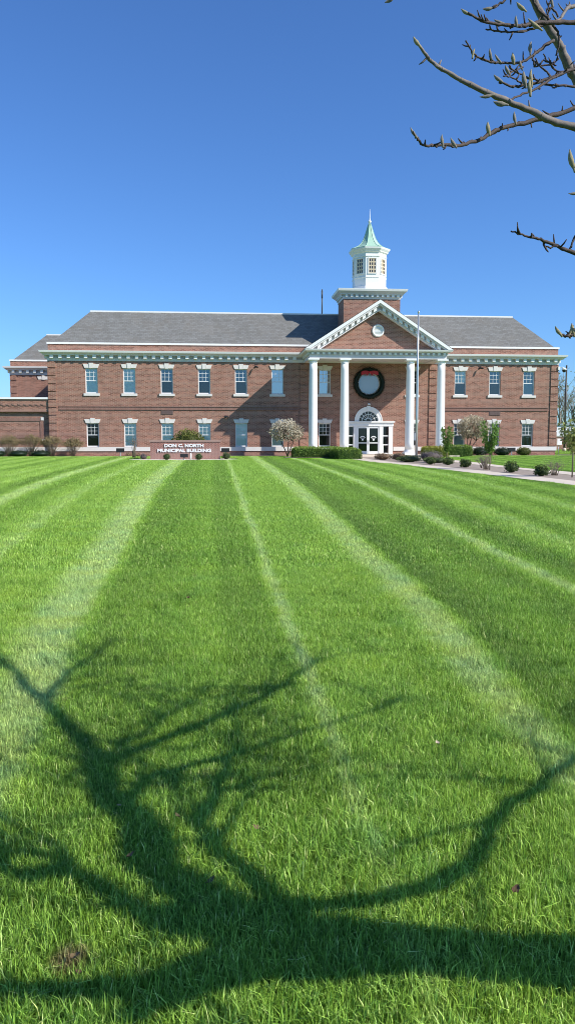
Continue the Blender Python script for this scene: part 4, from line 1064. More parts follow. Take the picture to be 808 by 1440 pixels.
# clipped shrubs on the right wall
g_ = 'clipped dark mounds before the right wing'
shrub('mound_shrub', 'dark clipped mound shrub leftmost before the right wing, just right of the green hedge', 'shrub', 21.6, 62.5, .72, .40, M['fol_dark'], 1000, .08, g_, 41, rough=.08)
shrub('mound_shrub', 'dark clipped mound shrub under the middle ground floor window of the right wing', 'shrub', 23.5, 62.5, .72, .38, M['fol_dark'], 1000, .08, g_, 42, rough=.08)
shrub('mound_shrub', 'olive clipped mound shrub just right of the black floodlight', 'shrub', 25.4, 62.6, .62, .38, M['fol_round'], 1000, .08, g_, 43, rough=.08)
for i, (x, lab) in enumerate(((31.3,'low dark shrub just past the right building corner'),(33.2,'low dark shrub further right behind the thin sapling'))):
    shrub('low_shrub', lab, 'shrub', x, 64.3, .95, .26, M['fol_dark'], 700, .09, 'low shrubs past the right corner', 50+i, ry=.5)
twiggy('bare_shrub', 'tan leafless shrub against the low brick wall past the building corner', 'shrub', 31.9, 66.5, .9, 1.5, M['fol_mauve'], 350, None, 17, .06, 30)
# bed between the walks
g_ = 'boxwood balls in the bed between the walks'
for i, (x, y, r, lab) in enumerate(((12.05,43.2,.29,'small boxwood ball nearest the flagpole, left of a pair'),(12.85,42.4,.28,'small boxwood ball right of the pair nearest the flagpole'),
        (12.72,39.0,.30,'dark boxwood ball beside bare grey twigs'),(12.98,33.3,.32,'boxwood ball between the two walks right of the bare twigs'),(13.02,30.2,.29,'boxwood ball nearest the camera in the walk bed'))):
    shrub('boxwood_ball', lab, 'shrub', x, y, r, r*.8, M['fol_small'], 700, .07, g_, 60+i, rough=.42)
for i, (x, y, rx, h, lab) in enumerate(((13.35,38.0,.6,.95,'bare grey twiggy bush right of the dark boxwood ball'),(12.9,36.4,.55,.7,'bare grey twiggy bush at foot of the leafy young tree'),(13.75,30.6,.55,.75,'thin bare bush between last boxwood and right edge sapling'),(13.0,46.0,.4,.6,'small bare bush at the base of the left young tree'))):
    twiggy('bare_shrub', lab, 'shrub', x, y, rx*.8, h*.72, M['fol_mauve'], 90, 'bare twiggy bushes in the walk bed', 70+i, .035, 15)
for i, (x, y, rx, rz, mt, lab) in enumerate(((11.9,47.6,.8,.22,'fol_cover','low green groundcover mat left of the flagpole'),(11.3,52.6,.6,.24,'fol_red','russet low shrub behind the groundcover beside the front doors'),(14.0,50.2,.8,.34,'fol_mauve','mauve grey heather mound right of the flagpole'),(13.2,46.2,.9,.18,'fol_cover','low green groundcover mat in front of the heather'),(12.3,49.0,.7,.20,'fol_cover','low green groundcover mat just behind the flagpole'),(12.2,51.6,.6,.26,'fol_red','small russet shrub between walk and flagpole'))):
    shrub('ground_shrub', lab, 'shrub', x, y, rx, rz, M[mt], 700, .07, 'low shrubs around the flagpole', 80+i, ry=rx*.9, rough=.3)
def young(label, x, y, h, z1, sp, seed, mat, n=7):
    t = thing('young_tree', label, 'tree', (x, y, 0)); rs = random.Random(seed); tm = MB(); mb = MB(); tn = []; pts = []
    tm.tube([(x,y,0,.028),(x+.01,y,z1,.024),(x,y,h*.8,.012)], 7)
    for i in range(n):
        a = 2*math.pi*i/n+rs.uniform(-.3,.3); zb = z1*rs.uniform(.8,1.15); l = sp*rs.uniform(.55,1.1); top = h*rs.uniform(.8,1.02)
        p = [Vector((x, y, zb)), Vector((x+l*.65*math.cos(a), y+l*.65*math.sin(a), zb+(top-zb)*.4)), Vector((x+l*math.cos(a), y+l*math.sin(a), top))]
        tm.tube([(*p[0],.014),(*p[1],.010),(*p[2],.005)], 5)
        for j in range(150):
            f = rs.random(); q = p[0].lerp(p[1], f*2) if f < .5 else p[1].lerp(p[2], f*2-1)
            if f < .03: continue
            pts.append((q+Vector((rs.gauss(0,.07),rs.gauss(0,.07),rs.gauss(0,.07))), .3+.5*rs.random()))
    leaves(mb, tn, pts, .135, aspect=.5); mb.tone = tn
    tm.build('trunk', M['stem'], t); mb.build('crown', mat, t)
young('young tree with upright green leafy shoots in front of the rightmost column', 13.9, 46.2, 2.25, .75, .42, 4, M['fol_young'])
young('young tree with upright green leafy shoots right of the bare twigs in the walk bed', 12.95, 36.0, 2.35, .8, .46, 6, M['fol_young'])
young('slim olive leaved sapling partly cut off by the right edge of the photo', 13.75, 29.0, 2.35, 1.15, .50, 8, M['fol_sap'], 7)

# ------------------------------------------------------------------ far trees
def bare_tree(label, x, y, h, sp, seed, leaf=0, group='trees far beyond the building'):
    t = thing('far_tree', label, 'tree', (x, y, 0), group); rs = random.Random(seed); tm = MB(); cr = MB(); tn = []; tips = []
    tm.tube([(x,y,0,.22),(x+rs.gauss(0,.2),y,h*.35,.16),(x+rs.gauss(0,.3),y,h*.62,.09)], 7)
    def twig(p, d, l, r, lev):
        q = p+d*l; m_ = (p+q)/2+Vector((rs.gauss(0,.05),rs.gauss(0,.05),rs.gauss(0,.05)))*l
        (tm if lev == 0 else cr).tube([(*p,r),(*m_,r*.8),(*q,r*.5)], 4 if lev else 5)
        if lev: tn.extend([rs.random()]*12)
        if lev < 3:
            for _ in range(4 if lev else 5):
                f = rs.uniform(.35,1); nd = (d+Vector((rs.gauss(0,.55),rs.gauss(0,.55),rs.gauss(.15,.4)))).normalized(); twig(p.lerp(q, f), nd, l*rs.uniform(.45,.7), r*.5, lev+1)
        else: tips.append(q)
    for i in range(9):
        a = rs.uniform(0,2*math.pi); zb = h*rs.uniform(.22,.6)
        twig(Vector((x,y,zb)), Vector((math.cos(a)*sp*.4, math.sin(a)*sp*.4, 1)).normalized(), h*.34, .09, 0)
    tm.build('trunk', M['twig_far'], t)
    if leaf:
        pts = [(rs.choice(tips)+Vector((rs.gauss(0,.5),rs.gauss(0,.5),rs.gauss(0,.5))), rs.random()) for _ in range(leaf)]; o = len(cr.v)
        lf = MB(); ltn = []; leaves(lf, ltn, pts, .3); lf.tone = ltn; cr.tone = tn; c_ = cr.build('crown', M['twig_far'], t); lf.build('foliage', M['fol_far'], c_)
    else: cr.tone = tn; cr.build('crown', M['twig_far'], t)
bare_tree('pale green budding tree behind the far left end of the building', -37.5, 118, 9.0, 1.2, 1, 2600)
bare_tree('bare grey tree left of the pale green tree at the far left edge', -43.5, 122, 10.0, 1.2, 2, 900)
for i, (x, y, h, s, lf, lab) in enumerate(((49.5,122,10.5,.8,500,'bare tree close behind the right building corner, thinly budding'),(53.5,128,10.0,.9,0,'bare grey tree left of the dark pole behind the white shed'),
        (56.3,124,10.5,.9,300,'bare tree directly behind the tall dark pole'),(59.5,126,11.0,1.0,0,'bare brown tree right of the dark pole at the photo edge'),(47.0,130,8.0,.9,900,'low greenish tree hidden mostly by the right corner'),(63.5,126,10.5,1.0,0,'bare tree beyond the right edge of the photo'))):
    bare_tree(lab, x, y, h, s, 20+i, lf)
# ------------------------------------------------------------------ budding tree beside the camera
tre = thing('magnolia_tree', 'large smooth grey magnolia with fuzzy buds, reaching in from the top right', 'tree', (2.22, 1.86, 0))
def smooth_path(pts, sub=4):
    out = []; n = len(pts)
    for i in range(n-1):
        p0, p1, p2, p3 = pts[max(i-1,0)], pts[i], pts[i+1], pts[min(i+2,n-1)]
        for k_ in range(sub):
            t_ = k_/sub
            out.append(tuple(.5*((2*p1[j])+(-p0[j]+p2[j])*t_+(2*p0[j]-5*p1[j]+4*p2[j]-p3[j])*t_*t_+(-p0[j]+3*p1[j]-3*p2[j]+p3[j])*t_**3) for j in range(4)))
    out.append(pts[-1]); return [(a,b_,c_,max(.0012,d_)) for a,b_,c_,d_ in out]
LIMBS = {'trunk': [(2.22, 1.86, 0, 0.16), (2.2, 1.75, 0.25, 0.125), (2.19, 1.39, 1.0, 0.12), (2.155, 1.245, 1.35, 0.115), (2.071, 1.156, 1.62, 0.105), (2.036, 1.142, 1.74, 0.095)], 'la': [(2.036, 1.142, 1.74, 0.099), (2.05, 1.26, 2.0, 0.0855), (2.216, 1.515, 2.35, 0.072), (2.487, 1.735, 2.75, 0.0558), (2.759, 2.05, 3.3, 0.0432), (2.857, 2.72, 3.9, 0.0297), (2.692, 3.56, 4.4, 0.0216)], 'lb': [(2.071, 1.156, 1.62, 0.064), (1.933, 1.095, 1.95, 0.0496), (1.879, 1.215, 2.15, 0.04), (1.845, 1.105, 2.35, 0.036)], 'lc': [(2.155, 1.245, 1.35, 0.085), (1.941, 1.105, 1.55, 0.075), (1.847, 0.905, 1.75, 0.06), (1.793, 0.745, 1.95, 0.045), (1.806, 0.6, 2.2, 0.03), (1.905, 0.5, 2.5, 0.02)], 'ld': [(2.071, 1.156, 1.62, 0.0467), (2.193, 1.355, 1.95, 0.0425), (2.299, 1.535, 2.15, 0.0357), (2.662, 1.74, 2.4, 0.0272), (3.091, 1.97, 2.7, 0.0153), (3.42, 2.29, 3.0, 0.0068)], 'le': [(2.071, 1.156, 1.62, 0.0444), (2.131, 1.25, 1.7, 0.037), (2.427, 1.235, 1.75, 0.0326), (2.811, 1.245, 1.85, 0.0311), (3.153, 1.385, 1.95, 0.0281), (3.48, 1.564, 2.08, 0.0252), (4.022, 1.745, 2.25, 0.0222), (4.678, 1.985, 2.45, 0.0185), (5.491, 2.06, 2.7, 0.0133)], 'lf': [(2.487, 1.735, 2.75, 0.035), (2.977, 1.96, 2.9, 0.026), (3.639, 2.175, 3.15, 0.022), (4.262, 2.5, 3.4, 0.017), (5.008, 2.975, 3.75, 0.01)], 'lg': [(2.216, 1.515, 2.35, 0.03), (2.568, 1.67, 2.6, 0.026), (3.094, 1.7, 2.8, 0.02), (3.786, 1.795, 3.05, 0.016), (4.752, 1.93, 3.4, 0.009)], 'lm': [(2.071, 1.156, 1.62, 0.0562), (2.004, 1.05, 1.8, 0.0488), (1.97, 1.06, 2.0, 0.0413), (1.976, 1.13, 2.2, 0.0338), (2.125, 1.2, 2.5, 0.0225), (2.144, 1.25, 2.8, 0.015)], 'lo': [(2.036, 1.142, 1.74, 0.06), (2.097, 0.9, 1.9, 0.055), (2.193, 0.62, 2.1, 0.045), (2.336, 0.355, 2.35, 0.03)], 'lh': [(2.795, 2.146, 3.42, 0.026), (3.131, 2.57, 3.7, 0.02), (3.447, 2.75, 3.9, 0.018), (3.886, 3.12, 4.2, 0.012)], 'lk': [(2.759, 2.05, 3.3, 0.03), (3.139, 1.61, 3.3, 0.02), (3.625, 1.85, 3.5, 0.016), (4.244, 2.26, 3.8, 0.01)]}
BRANCH = {'b1': [(1.25, 1.922, 2.271, 0.013), (1.063, 1.93, 2.328, 0.0121), (0.893, 1.935, 2.368, 0.0113), (0.829, 1.929, 2.38, 0.0104), (0.771, 1.922, 2.399, 0.0095), (0.714, 1.915, 2.415, 0.0087), (0.666, 1.907, 2.428, 0.0078), (0.61, 1.899, 2.444, 0.007), (0.563, 1.892, 2.462, 0.0061), (0.517, 1.884, 2.482, 0.0052), (0.494, 1.874, 2.496, 0.0044), (0.474, 1.863, 2.512, 0.0035)], 'b2': [(1.331, 2.2, 2.616, 0.009), (1.158, 2.191, 2.571, 0.0086), (1.004, 2.18, 2.518, 0.0082), (0.93, 2.163, 2.488, 0.0078), (0.862, 2.147, 2.464, 0.0073), (0.796, 2.13, 2.444, 0.0069), (0.76, 2.112, 2.427, 0.0065), (0.724, 2.093, 2.403, 0.0061), (0.692, 2.073, 2.382, 0.0057), (0.654, 2.055, 2.366, 0.0053), (0.62, 2.036, 2.352, 0.0049), (0.581, 2.019, 2.347, 0.0045), (0.55, 2.001, 2.339, 0.004), (0.523, 1.982, 2.33, 0.0036), (0.503, 1.964, 2.336, 0.0032), (0.489, 1.946, 2.343, 0.0028)], 'b3': [(1.252, 2.112, 2.67, 0.0085), (1.09, 2.114, 2.701, 0.008), (0.964, 2.111, 2.708, 0.0074), (0.904, 2.101, 2.7, 0.0069), (0.851, 2.089, 2.692, 0.0063), (0.811, 2.076, 2.677, 0.0057), (0.774, 2.064, 2.669, 0.0052), (0.731, 2.052, 2.664, 0.0046), (0.689, 2.041, 2.665, 0.0041), (0.661, 2.028, 2.666, 0.0036), (0.638, 2.015, 2.669, 0.003)], 'l1': [(1.372, 2.48, 2.414, 0.018), (1.246, 2.482, 2.577, 0.0172), (1.149, 2.479, 2.718, 0.0165), (1.106, 2.462, 2.764, 0.0158), (1.067, 2.446, 2.819, 0.015), (1.023, 2.428, 2.858, 0.0142), (0.985, 2.41, 2.895, 0.0135), (0.949, 2.392, 2.934, 0.0128), (0.908, 2.377, 3.005, 0.012)], 'b4': [(1.029, 2.397, 2.804, 0.006), (1.002, 2.384, 2.786, 0.0057), (0.968, 2.37, 2.756, 0.0053), (0.941, 2.357, 2.732, 0.005), (0.908, 2.344, 2.711, 0.0047), (0.873, 2.332, 2.702, 0.0044), (0.836, 2.321, 2.697, 0.004), (0.804, 2.31, 2.693, 0.0037), (0.775, 2.299, 2.695, 0.0034), (0.75, 2.288, 2.698, 0.0031), (0.729, 2.277, 2.712, 0.0027), (0.713, 2.267, 2.727, 0.0024)], 'b5': [(1.302, 2.164, 2.735, 0.007), (1.137, 2.159, 2.66, 0.0065), (0.989, 2.155, 2.612, 0.006), (0.948, 2.144, 2.593, 0.0054), (0.894, 2.134, 2.568, 0.0049), (0.84, 2.124, 2.549, 0.0044), (0.797, 2.115, 2.541, 0.0038), (0.766, 2.105, 2.543, 0.0033), (0.744, 2.095, 2.552, 0.0028)], 'b5b': [(0.942, 2.131, 2.587, 0.0045), (0.893, 2.107, 2.554, 0.0041), (0.844, 2.083, 2.52, 0.0037), (0.796, 2.06, 2.494, 0.0034), (0.761, 2.035, 2.472, 0.003)], 'b5c': [(1.0, 2.175, 2.573, 0.004), (0.961, 2.17, 2.573, 0.0037), (0.918, 2.166, 2.571, 0.0034), (0.885, 2.161, 2.579, 0.0031), (0.848, 2.157, 2.587, 0.0028), (0.814, 2.152, 2.597, 0.0025), (0.798, 2.146, 2.608, 0.0022)], 'b6': [(0.78, 2.064, 2.776, 0.004), (0.756, 2.062, 2.735, 0.0035), (0.733, 2.062, 2.718, 0.003), (0.715, 2.063, 2.709, 0.0025)], 'b6b': [(0.952, 2.251, 2.786, 0.004), (0.932, 2.255, 2.806, 0.0037), (0.912, 2.259, 2.826, 0.0035), (0.9, 2.262, 2.851, 0.0033), (0.888, 2.266, 2.883, 0.003)], 'b6c': [(1.161, 2.347, 2.931, 0.008), (1.06, 2.325, 2.868, 0.007), (1.028, 2.301, 2.85, 0.006), (0.996, 2.274, 2.807, 0.005), (0.968, 2.249, 2.778, 0.004)], 'b6d': [(0.976, 2.25, 2.794, 0.003), (0.96, 2.253, 2.818, 0.003), (0.948, 2.254, 2.814, 0.003), (0.953, 2.256, 2.834, 0.003), (0.961, 2.258, 2.863, 0.003)], 'b7': [(0.522, 1.982, 2.743, 0.005), (0.464, 1.958, 2.697, 0.004), (0.426, 1.932, 2.653, 0.003)], 'b8': [(1.095, 1.961, 2.021, 0.008), (0.997, 1.959, 2.042, 0.0073), (0.915, 1.957, 2.067, 0.0065), (0.877, 1.949, 2.078, 0.0057), (0.844, 1.94, 2.086, 0.005), (0.812, 1.931, 2.094, 0.0043), (0.781, 1.921, 2.096, 0.0035), (0.749, 1.912, 2.101, 0.0027), (0.723, 1.902, 2.105, 0.002)], 'b8b': [(0.859, 1.938, 2.081, 0.003), (0.835, 1.939, 2.077, 0.0027), (0.823, 1.941, 2.086, 0.0023), (0.832, 1.942, 2.095, 0.002)], 'b8c': [(0.803, 1.945, 2.1, 0.003), (0.793, 1.947, 2.113, 0.002)], 'b9': [(0.912, 1.984, 2.082, 0.003), (0.92, 1.985, 2.108, 0.0033), (0.934, 1.986, 2.132, 0.0037), (0.968, 1.988, 2.178, 0.004)], 'b10': [(0.919, 1.762, 1.888, 0.006), (0.869, 1.763, 1.852, 0.0053), (0.829, 1.765, 1.838, 0.0045), (0.812, 1.766, 1.835, 0.0037), (0.799, 1.768, 1.837, 0.003)], 'b11': [(0.903, 1.7, 2.263, 0.006), (0.84, 1.701, 2.224, 0.0053), (0.796, 1.703, 2.197, 0.0047), (0.786, 1.703, 2.191, 0.004)], 'b12': [(1.008, 1.889, 2.236, 0.005), (0.938, 1.893, 2.21, 0.004), (0.889, 1.896, 2.199, 0.003)], 'b13': [(0.884, 2.135, 2.568, 0.0035), (0.909, 2.133, 2.577, 0.0032), (0.894, 2.136, 2.593, 0.0029), (0.879, 2.139, 2.608, 0.0025), (0.869, 2.142, 2.628, 0.0022)], 'b15': [(0.874, 2.097, 2.692, 0.004), (0.831, 2.087, 2.674, 0.0036), (0.779, 2.077, 2.658, 0.0031), (0.737, 2.068, 2.655, 0.0027), (0.7, 2.059, 2.654, 0.0022)], 'b16': [(0.842, 2.108, 2.769, 0.005), (0.861, 2.113, 2.737, 0.0046), (0.894, 2.118, 2.716, 0.0041), (0.921, 2.123, 2.689, 0.0037), (0.929, 2.13, 2.665, 0.0032), (0.925, 2.138, 2.635, 0.0028)], 'b17': [(0.882, 2.194, 2.654, 0.0035), (0.89, 2.191, 2.632, 0.0031), (0.917, 2.189, 2.632, 0.0027), (0.941, 2.187, 2.638, 0.0024), (0.955, 2.187, 2.652, 0.002)], 'b18': [(0.836, 2.138, 2.552, 0.003), (0.81, 2.124, 2.562, 0.0027), (0.787, 2.109, 2.562, 0.0023), (0.763, 2.094, 2.556, 0.002)], 'b19': [(0.876, 2.245, 2.652, 0.0026), (0.837, 2.212, 2.624, 0.0023), (0.806, 2.179, 2.601, 0.0021), (0.788, 2.145, 2.581, 0.0018)], 'b20': [(1.004, 2.357, 2.886, 0.003), (0.987, 2.355, 2.852, 0.0025), (0.993, 2.353, 2.831, 0.002)], 'b14': [(1.008, 2.232, 2.64, 0.003), (0.972, 2.208, 2.62, 0.0027), (0.941, 2.186, 2.626, 0.0025), (0.911, 2.164, 2.632, 0.0023), (0.891, 2.141, 2.639, 0.002)]}
BUDS = [('b1', (0.475, 1.863, 2.511), (0.461, 1.866, 2.532)), ('b1', (0.65, 1.857, 2.404), (0.617, 1.86, 2.4)), ('b1', (0.682, 1.852, 2.382), (0.649, 1.856, 2.39)), ('b1', (0.753, 1.88, 2.422), (0.752, 1.884, 2.461)), ('b2', (0.572, 1.988, 2.335), (0.57, 1.992, 2.366)), ('b2', (0.607, 1.996, 2.337), (0.593, 1.999, 2.361)), ('b2', (0.714, 2.052, 2.393), (0.71, 2.056, 2.427)), ('b2', (0.798, 2.089, 2.438), (0.795, 2.093, 2.47)), ('b2', (0.491, 1.946, 2.339), (0.484, 1.947, 2.35)), ('b3', (0.644, 2.025, 2.671), (0.625, 2.028, 2.684)), ('b3', (0.744, 2.056, 2.669), (0.724, 2.059, 2.678)), ('b3', (0.781, 2.053, 2.665), (0.779, 2.055, 2.685)), ('b3', (0.852, 2.077, 2.672), (0.817, 2.083, 2.702)), ('b4', (0.785, 2.255, 2.679), (0.781, 2.259, 2.709)), ('b4', (0.817, 2.273, 2.678), (0.801, 2.276, 2.701)), ('b4', (0.869, 2.299, 2.689), (0.865, 2.303, 2.722)), ('b4', (0.892, 2.296, 2.672), (0.886, 2.299, 2.697)), ('b4', (0.925, 2.318, 2.728), (0.928, 2.322, 2.765)), ('b4', (0.732, 2.26, 2.681), (0.737, 2.262, 2.699)), ('b5', (0.757, 2.093, 2.543), (0.735, 2.097, 2.562)), ('b5', (0.83, 2.107, 2.542), (0.824, 2.111, 2.584)), ('b5', (0.851, 2.116, 2.549), (0.849, 2.12, 2.595)), ('b5', (0.797, 2.144, 2.587), (0.792, 2.146, 2.599)), ('b6', (0.717, 2.063, 2.709), (0.693, 2.065, 2.707)), ('b6b', (0.881, 2.26, 2.814), (0.855, 2.265, 2.84)), ('b6d', (0.961, 2.254, 2.826), (0.959, 2.257, 2.849)), ('b7', (0.43, 1.942, 2.657), (0.408, 1.943, 2.644)), ('b11', (0.786, 1.703, 2.191), (0.776, 1.708, 2.238)), ('b12', (0.889, 1.896, 2.199), (0.869, 1.898, 2.198)), ('b10', (0.799, 1.768, 1.837), (0.788, 1.77, 1.853)), ('b10', (0.829, 1.765, 1.838), (0.824, 1.769, 1.868)), ('b10', (0.819, 1.766, 1.837), (0.829, 1.767, 1.858))]

tk = MB(); tk.tube(smooth_path(LIMBS['trunk']), 20, jit=.03); tk.build('trunk', M['bark'], tre)
def kink(P, amt, seed):
    rs = random.Random(seed); out = []
    for i, a in enumerate(P):
        d = amt*max(a[3], .006) if 0 < i < len(P)-1 else 0
        out.append((a[0]+rs.uniform(-1,1)*d, a[1]+rs.uniform(-1,1)*d, a[2]+rs.uniform(-1,1)*d, a[3]*rs.uniform(.93,1.07)))
    return out
def off_frame(q): return q.x > .62*max(q.y,0)+.15
LV = [(1.845,1.105,2.35,.045),(1.62,1.5,2.42,.036),(1.5,1.95,2.45,.028),(1.43,2.25,2.42,.022),(1.372,2.48,2.414,.018)]
CON = {'b1':[(1.62,1.5,2.42,.026),(1.4,1.76,2.28,.018)], 'b2':[(1.5,1.95,2.45,.016),(1.43,2.1,2.58,.012)], 'b3':[(1.62,1.5,2.42,.024),(1.5,1.8,2.62,.018),(1.38,2.02,2.70,.012)],
  'b5':[(1.5,1.8,2.62,.014),(1.40,2.02,2.74,.010)], 'b6c':[(1.38,2.02,2.70,.012),(1.3,2.2,2.86,.010)], 'b6':[(1.161,2.347,2.931,.007),(1.0,2.2,3.05,.006),(.86,2.1,2.95,.005)],
  'b7':[(1.0,2.2,3.05,.006),(.7,2.1,3.0,.0055),(.57,2.01,2.85,.005)], 'b8':[(1.845,1.105,2.35,.022),(1.5,1.45,2.1,.015),(1.25,1.76,2.02,.010)], 'b10':[(1.5,1.45,2.1,.012),(1.2,1.65,1.95,.008)],
  'b11':[(1.4,1.76,2.28,.010),(1.1,1.74,2.29,.008)], 'b12':[(1.32,1.85,2.27,.008),(1.16,1.88,2.27,.006)], 'b6b':[], 'b9':[]}
BR = {}
for n_, p in LIMBS.items():
    if n_ == 'trunk': continue
    if n_ == 'lb': p = p + LV[1:]
    k = MB(); k.tube(kink(smooth_path(p), .42, n_), 12, jit=.05)
    # side twigs, upwards and outwards, away from the picture
    rs = random.Random(n_)
    for i in range(len(p)-1):
        if n_ in ('lb',): break
        for _ in range(4):
            f = rs.random(); q = Vector(p[i][:3]).lerp(Vector(p[i+1][:3]), f)
            if q.z < 2.0: continue
            ax_ = (Vector(p[i+1][:3])-Vector(p[i][:3])).normalized()
            d_ = (ax_*.8+Vector((rs.gauss(0,.7), rs.gauss(0,.7), rs.gauss(.15,.5)))).normalized()*rs.uniform(.35,.95)
            m_ = q+d_*.5+Vector((rs.gauss(0,.04),rs.gauss(0,.04),.05)); e_ = q+d_
            if not (off_frame(q) and off_frame(m_) and off_frame(e_)): continue
            r_ = rs.uniform(.008,.017)
            k.tube(smooth_path([(*q,r_),(*m_,r_*.7),(*e_,.003)], 3), 6)
            for _ in range(3):
                f2 = rs.uniform(.3,.9); q2 = q.lerp(m_, f2*2) if f2 < .5 else m_.lerp(e_, f2*2-1)
                d2 = (d_.normalized()*.6+Vector((rs.gauss(0,.6), rs.gauss(0,.6), rs.gauss(.2,.4)))).normalized()*rs.uniform(.15,.45); e2 = q2+d2
                if off_frame(e2): k.tube([(*q2,r_*.5),(*(q2+d2*.5+Vector((0,0,.015))),r_*.4),(*e2,.002)], 5)
    BR[n_] = k.build('limb', M['bark'], tre)
for n_, p in BRANCH.items():
    p = CON.get(n_, []) + p
    k = MB(); p = [(a[0],a[1],a[2],a[3]*.84) for a in p]; P_ = kink(smooth_path(p), .14 if n_ in ('l1','b1') else .30, n_); k.tube(P_, 10 if p[0][3] > .006 else 7, jit=.10)
    # short crooked spurs along the twig
    rs = random.Random(n_+'q')
    for i in range(3, len(P_)-2):
        if rs.random() < .38 and P_[i][0] < 1.15:
            t_ = (Vector(P_[i+1][:3])-Vector(P_[i][:3])).normalized(); d_ = (t_*rs.uniform(-.2,.9)+Vector((rs.gauss(0,.5),rs.gauss(0,.5),rs.gauss(.25,.6)))).normalized()*rs.uniform(.008,.03)
            q = Vector(P_[i][:3]); k.tube([(*q,.0026),(*(q+d_*.6),.0022),(*(q+d_+Vector((0,0,.003))),.0012)], 6, jit=.15)
    # leaf scars: short collars along the twig
    rs = random.Random(n_+'s')
    for i in sorted(rs.sample(range(2, len(P_)-2), max(1,(len(P_)-4)//4))) if len(P_) > 6 else []:
        a = P_[i]; d_ = (Vector(P_[i+1][:3])-Vector(a[:3])).normalized()*.003
        k.tube([(*(Vector(a[:3])-d_),a[3]*.98),(*Vector(a[:3]),a[3]*1.14),(*(Vector(a[:3])+d_),a[3]*.98)], 7)
    BR[n_] = k.build('branch', M['bark'] if n_ in ('l1','b1','b6c') else M['twig'], tre)
for i, (n_, a, b_) in enumerate(BUDS):
    A_, B2 = Vector(a), Vector(b_); d_ = (B2-A_)*.86; ln = d_.length
    if ln < .024: d_ = d_.normalized()*.024; ln = .024
    rs = random.Random(i); big = rs.uniform(.85, 1.2); w_ = min(.0054, max(.0034, ln*.165))*big
    side = d_.cross(Vector((0,1,.2))).normalized()*ln*.06
    prof = [(-.25,.0022),(0,.003),(.10,.0055/.0075*w_),(.28,w_),(.5,w_*.98),(.68,w_*.78),(.82,w_*.55),(.93,w_*.3),(1.0,.0008)]
    # the spur carries the bud on its branch
    pts = []
    for t_, r_ in prof:
        q = A_+d_*t_+side*math.sin(math.pi*max(0,t_)); pts.append((q.x,q.y,q.z,r_))
    k = MB(); k.tube(smooth_path(pts, 2), 9, jit=.08)
    k.build('bud', M['bud_tip'] if i % 3 == 0 or n_ == 'b10' else M['bud'], BR[n_])

# ------------------------------------------------------------------ dry leaves on the lawn
def dry_leaf(label, x, y, s, mat, seed, z=.045):
    t = thing('fallen_leaf', label, 'leaf', (x, y, z), 'dry leaves fallen on the lawn'); rs = random.Random(seed); k = MB(); n = 8; a0 = rs.uniform(0,6.28); v = []; f = []
    tilt = rs.uniform(-.5,.5)
    for i in range(n+1):
        u = i/n; wd = s*.42*math.sin(math.pi*min(1, u*.93+.04))**.8*(1+.15*rs.uniform(-1,1)); cz = s*.35*(u-.5)**2*2
        for e in (-1, 0, 1):
            lx, ly, lz = (u-.5)*s, e*wd, cz+abs(e)*s*.18*(1+rs.uniform(-.4,.4))+tilt*(u-.5)*s
            v.append((x+lx*math.cos(a0)-ly*math.sin(a0), y+lx*math.sin(a0)+ly*math.cos(a0), z+lz))
    for i in range(n):
        for e in range(2): f.append((i*3+e, i*3+e+1, i*3+e+4, i*3+e+3))
    k.add(v, f, True); k.build('blade', mat, t)
    k = MB(); e0 = v[1]; k.tube([(*e0,.0014),(e0[0]-s*.25*math.cos(a0), e0[1]-s*.25*math.sin(a0), e0[2]+.004,.001)], 5); k.build('leaf_stalk', mat, t)
dry_leaf('pale dry leaf lying in the tree shadow at the left', -0.430, 3.160, 0.025, M['leaf_pale'], 167, 0.050)
dry_leaf('pale pinkish dry leaf in sunlit grass right of centre', 1.090, 3.680, 0.028, M['leaf_pale'], 614, 0.055)
dry_leaf('small tan leaf alone on the dark mown stripe further off', -0.300, 7.360, 0.042, M['leaf_brown'], 265, 0.050)
dry_leaf('reddish brown curled leaf in sunlit grass at the lower right', 1.000, 2.420, 0.032, M['leaf_red'], 722, 0.050)
dry_leaf('brown leaf at the edge of the thick trunk shadow left of centre', -0.040, 2.570, 0.028, M['leaf_brown'], 296, 0.050)
dry_leaf('tan leaf lying in sunlit grass just left of centre', 0.140, 2.920, 0.032, M['leaf_brown'], 360, 0.050)
dry_leaf('brown leaf beside the pale one inside the tree shadow', -0.340, 2.760, 0.028, M['leaf_brown'], 181, 0.050)
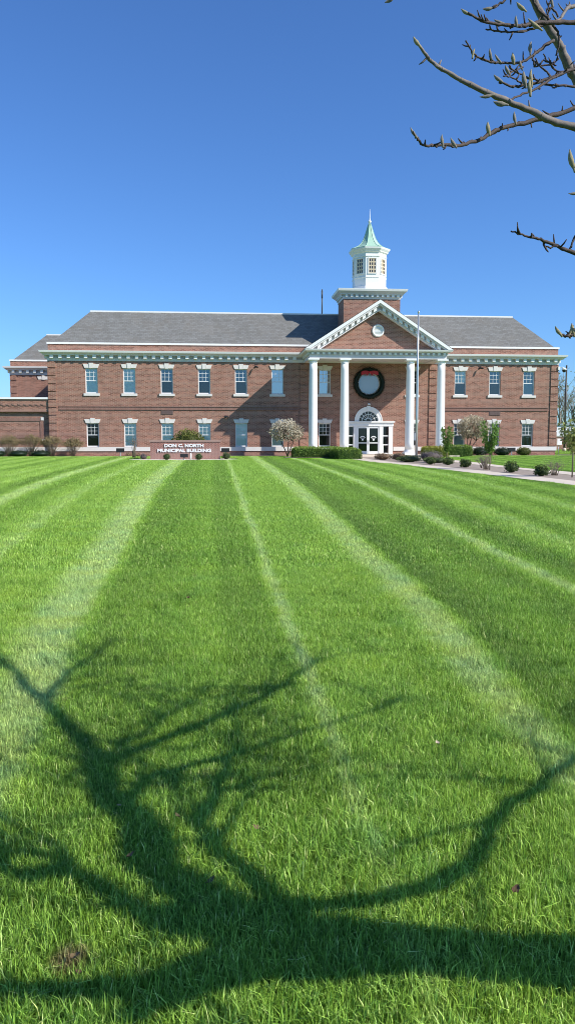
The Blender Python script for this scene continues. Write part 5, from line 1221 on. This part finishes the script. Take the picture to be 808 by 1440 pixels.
dry_leaf('upright dead brown leaf in the bare patch at lower left', -0.440, 2.210, 0.032, M['leaf_brown'], 104, 0.050)
dry_leaf('reddish leaf scrap in the bare patch at lower left', -0.420, 2.160, 0.021, M['leaf_red'], 112, 0.035)
dry_leaf('small dark leaf on lawn beside the thin branch shadow', -0.180, 3.050, 0.021, M['leaf_brown'], 250, 0.050)

# ------------------------------------------------------------------ sky, sun, camera
SUN = Vector((1.13, -.70, 1.0)).normalized()
elev = math.asin(SUN.z); az = math.atan2(SUN.x, SUN.y)
wd_ = bpy.data.worlds.new('World'); sc.world = wd_; wd_.use_nodes = True; nt = wd_.node_tree
bg = nt.nodes['Background']; sky = N(nt, 'ShaderNodeTexSky', sky_type='NISHITA'); sky.sun_disc = False
sky.sun_elevation = elev; sky.sun_rotation = az; sky.altitude = 200; sky.air_density = SKY_AIR; sky.dust_density = SKY_DUST; sky.ozone_density = SKY_OZONE
tint = mixc(nt, 1.0, sky.outputs[0], SKY_TINT, 'MULTIPLY'); L(nt, tint, bg.inputs[0]); bg.inputs[1].default_value = SKY_STR
sl_ = bpy.data.lights.new('sun', 'SUN'); sl_.energy = SUN_STR; sl_.angle = R(.53); sl_.color = (1.0, .955, .88)
so = bpy.data.objects.new('sun', sl_); COL.objects.link(so); so.rotation_euler = SUN.to_track_quat('Z', 'Y').to_euler(); so.location = (30, -20, 40)
cd = bpy.data.cameras.new('camera'); co_ = bpy.data.objects.new('camera', cd); COL.objects.link(co_)
cd.sensor_fit = 'VERTICAL'; cd.sensor_height = 24; cd.sensor_width = 24; cd.lens = 24*1082/1440; cd.clip_end = 4000; cd.clip_start = .05
co_.location = (0, 0, 1.6); pitch = math.atan((720-614)/1082)
co_.rotation_euler = (math.pi/2-pitch, 0, -R(5.1)); sc.camera = co_
sc.view_settings.view_transform = 'Standard'; sc.view_settings.look = 'None'; sc.view_settings.exposure = 0; sc.view_settings.gamma = 1
sc.cycles.filter_width = .95; sc.cycles.max_bounces = 6; sc.cycles.transparent_max_bounces = 8
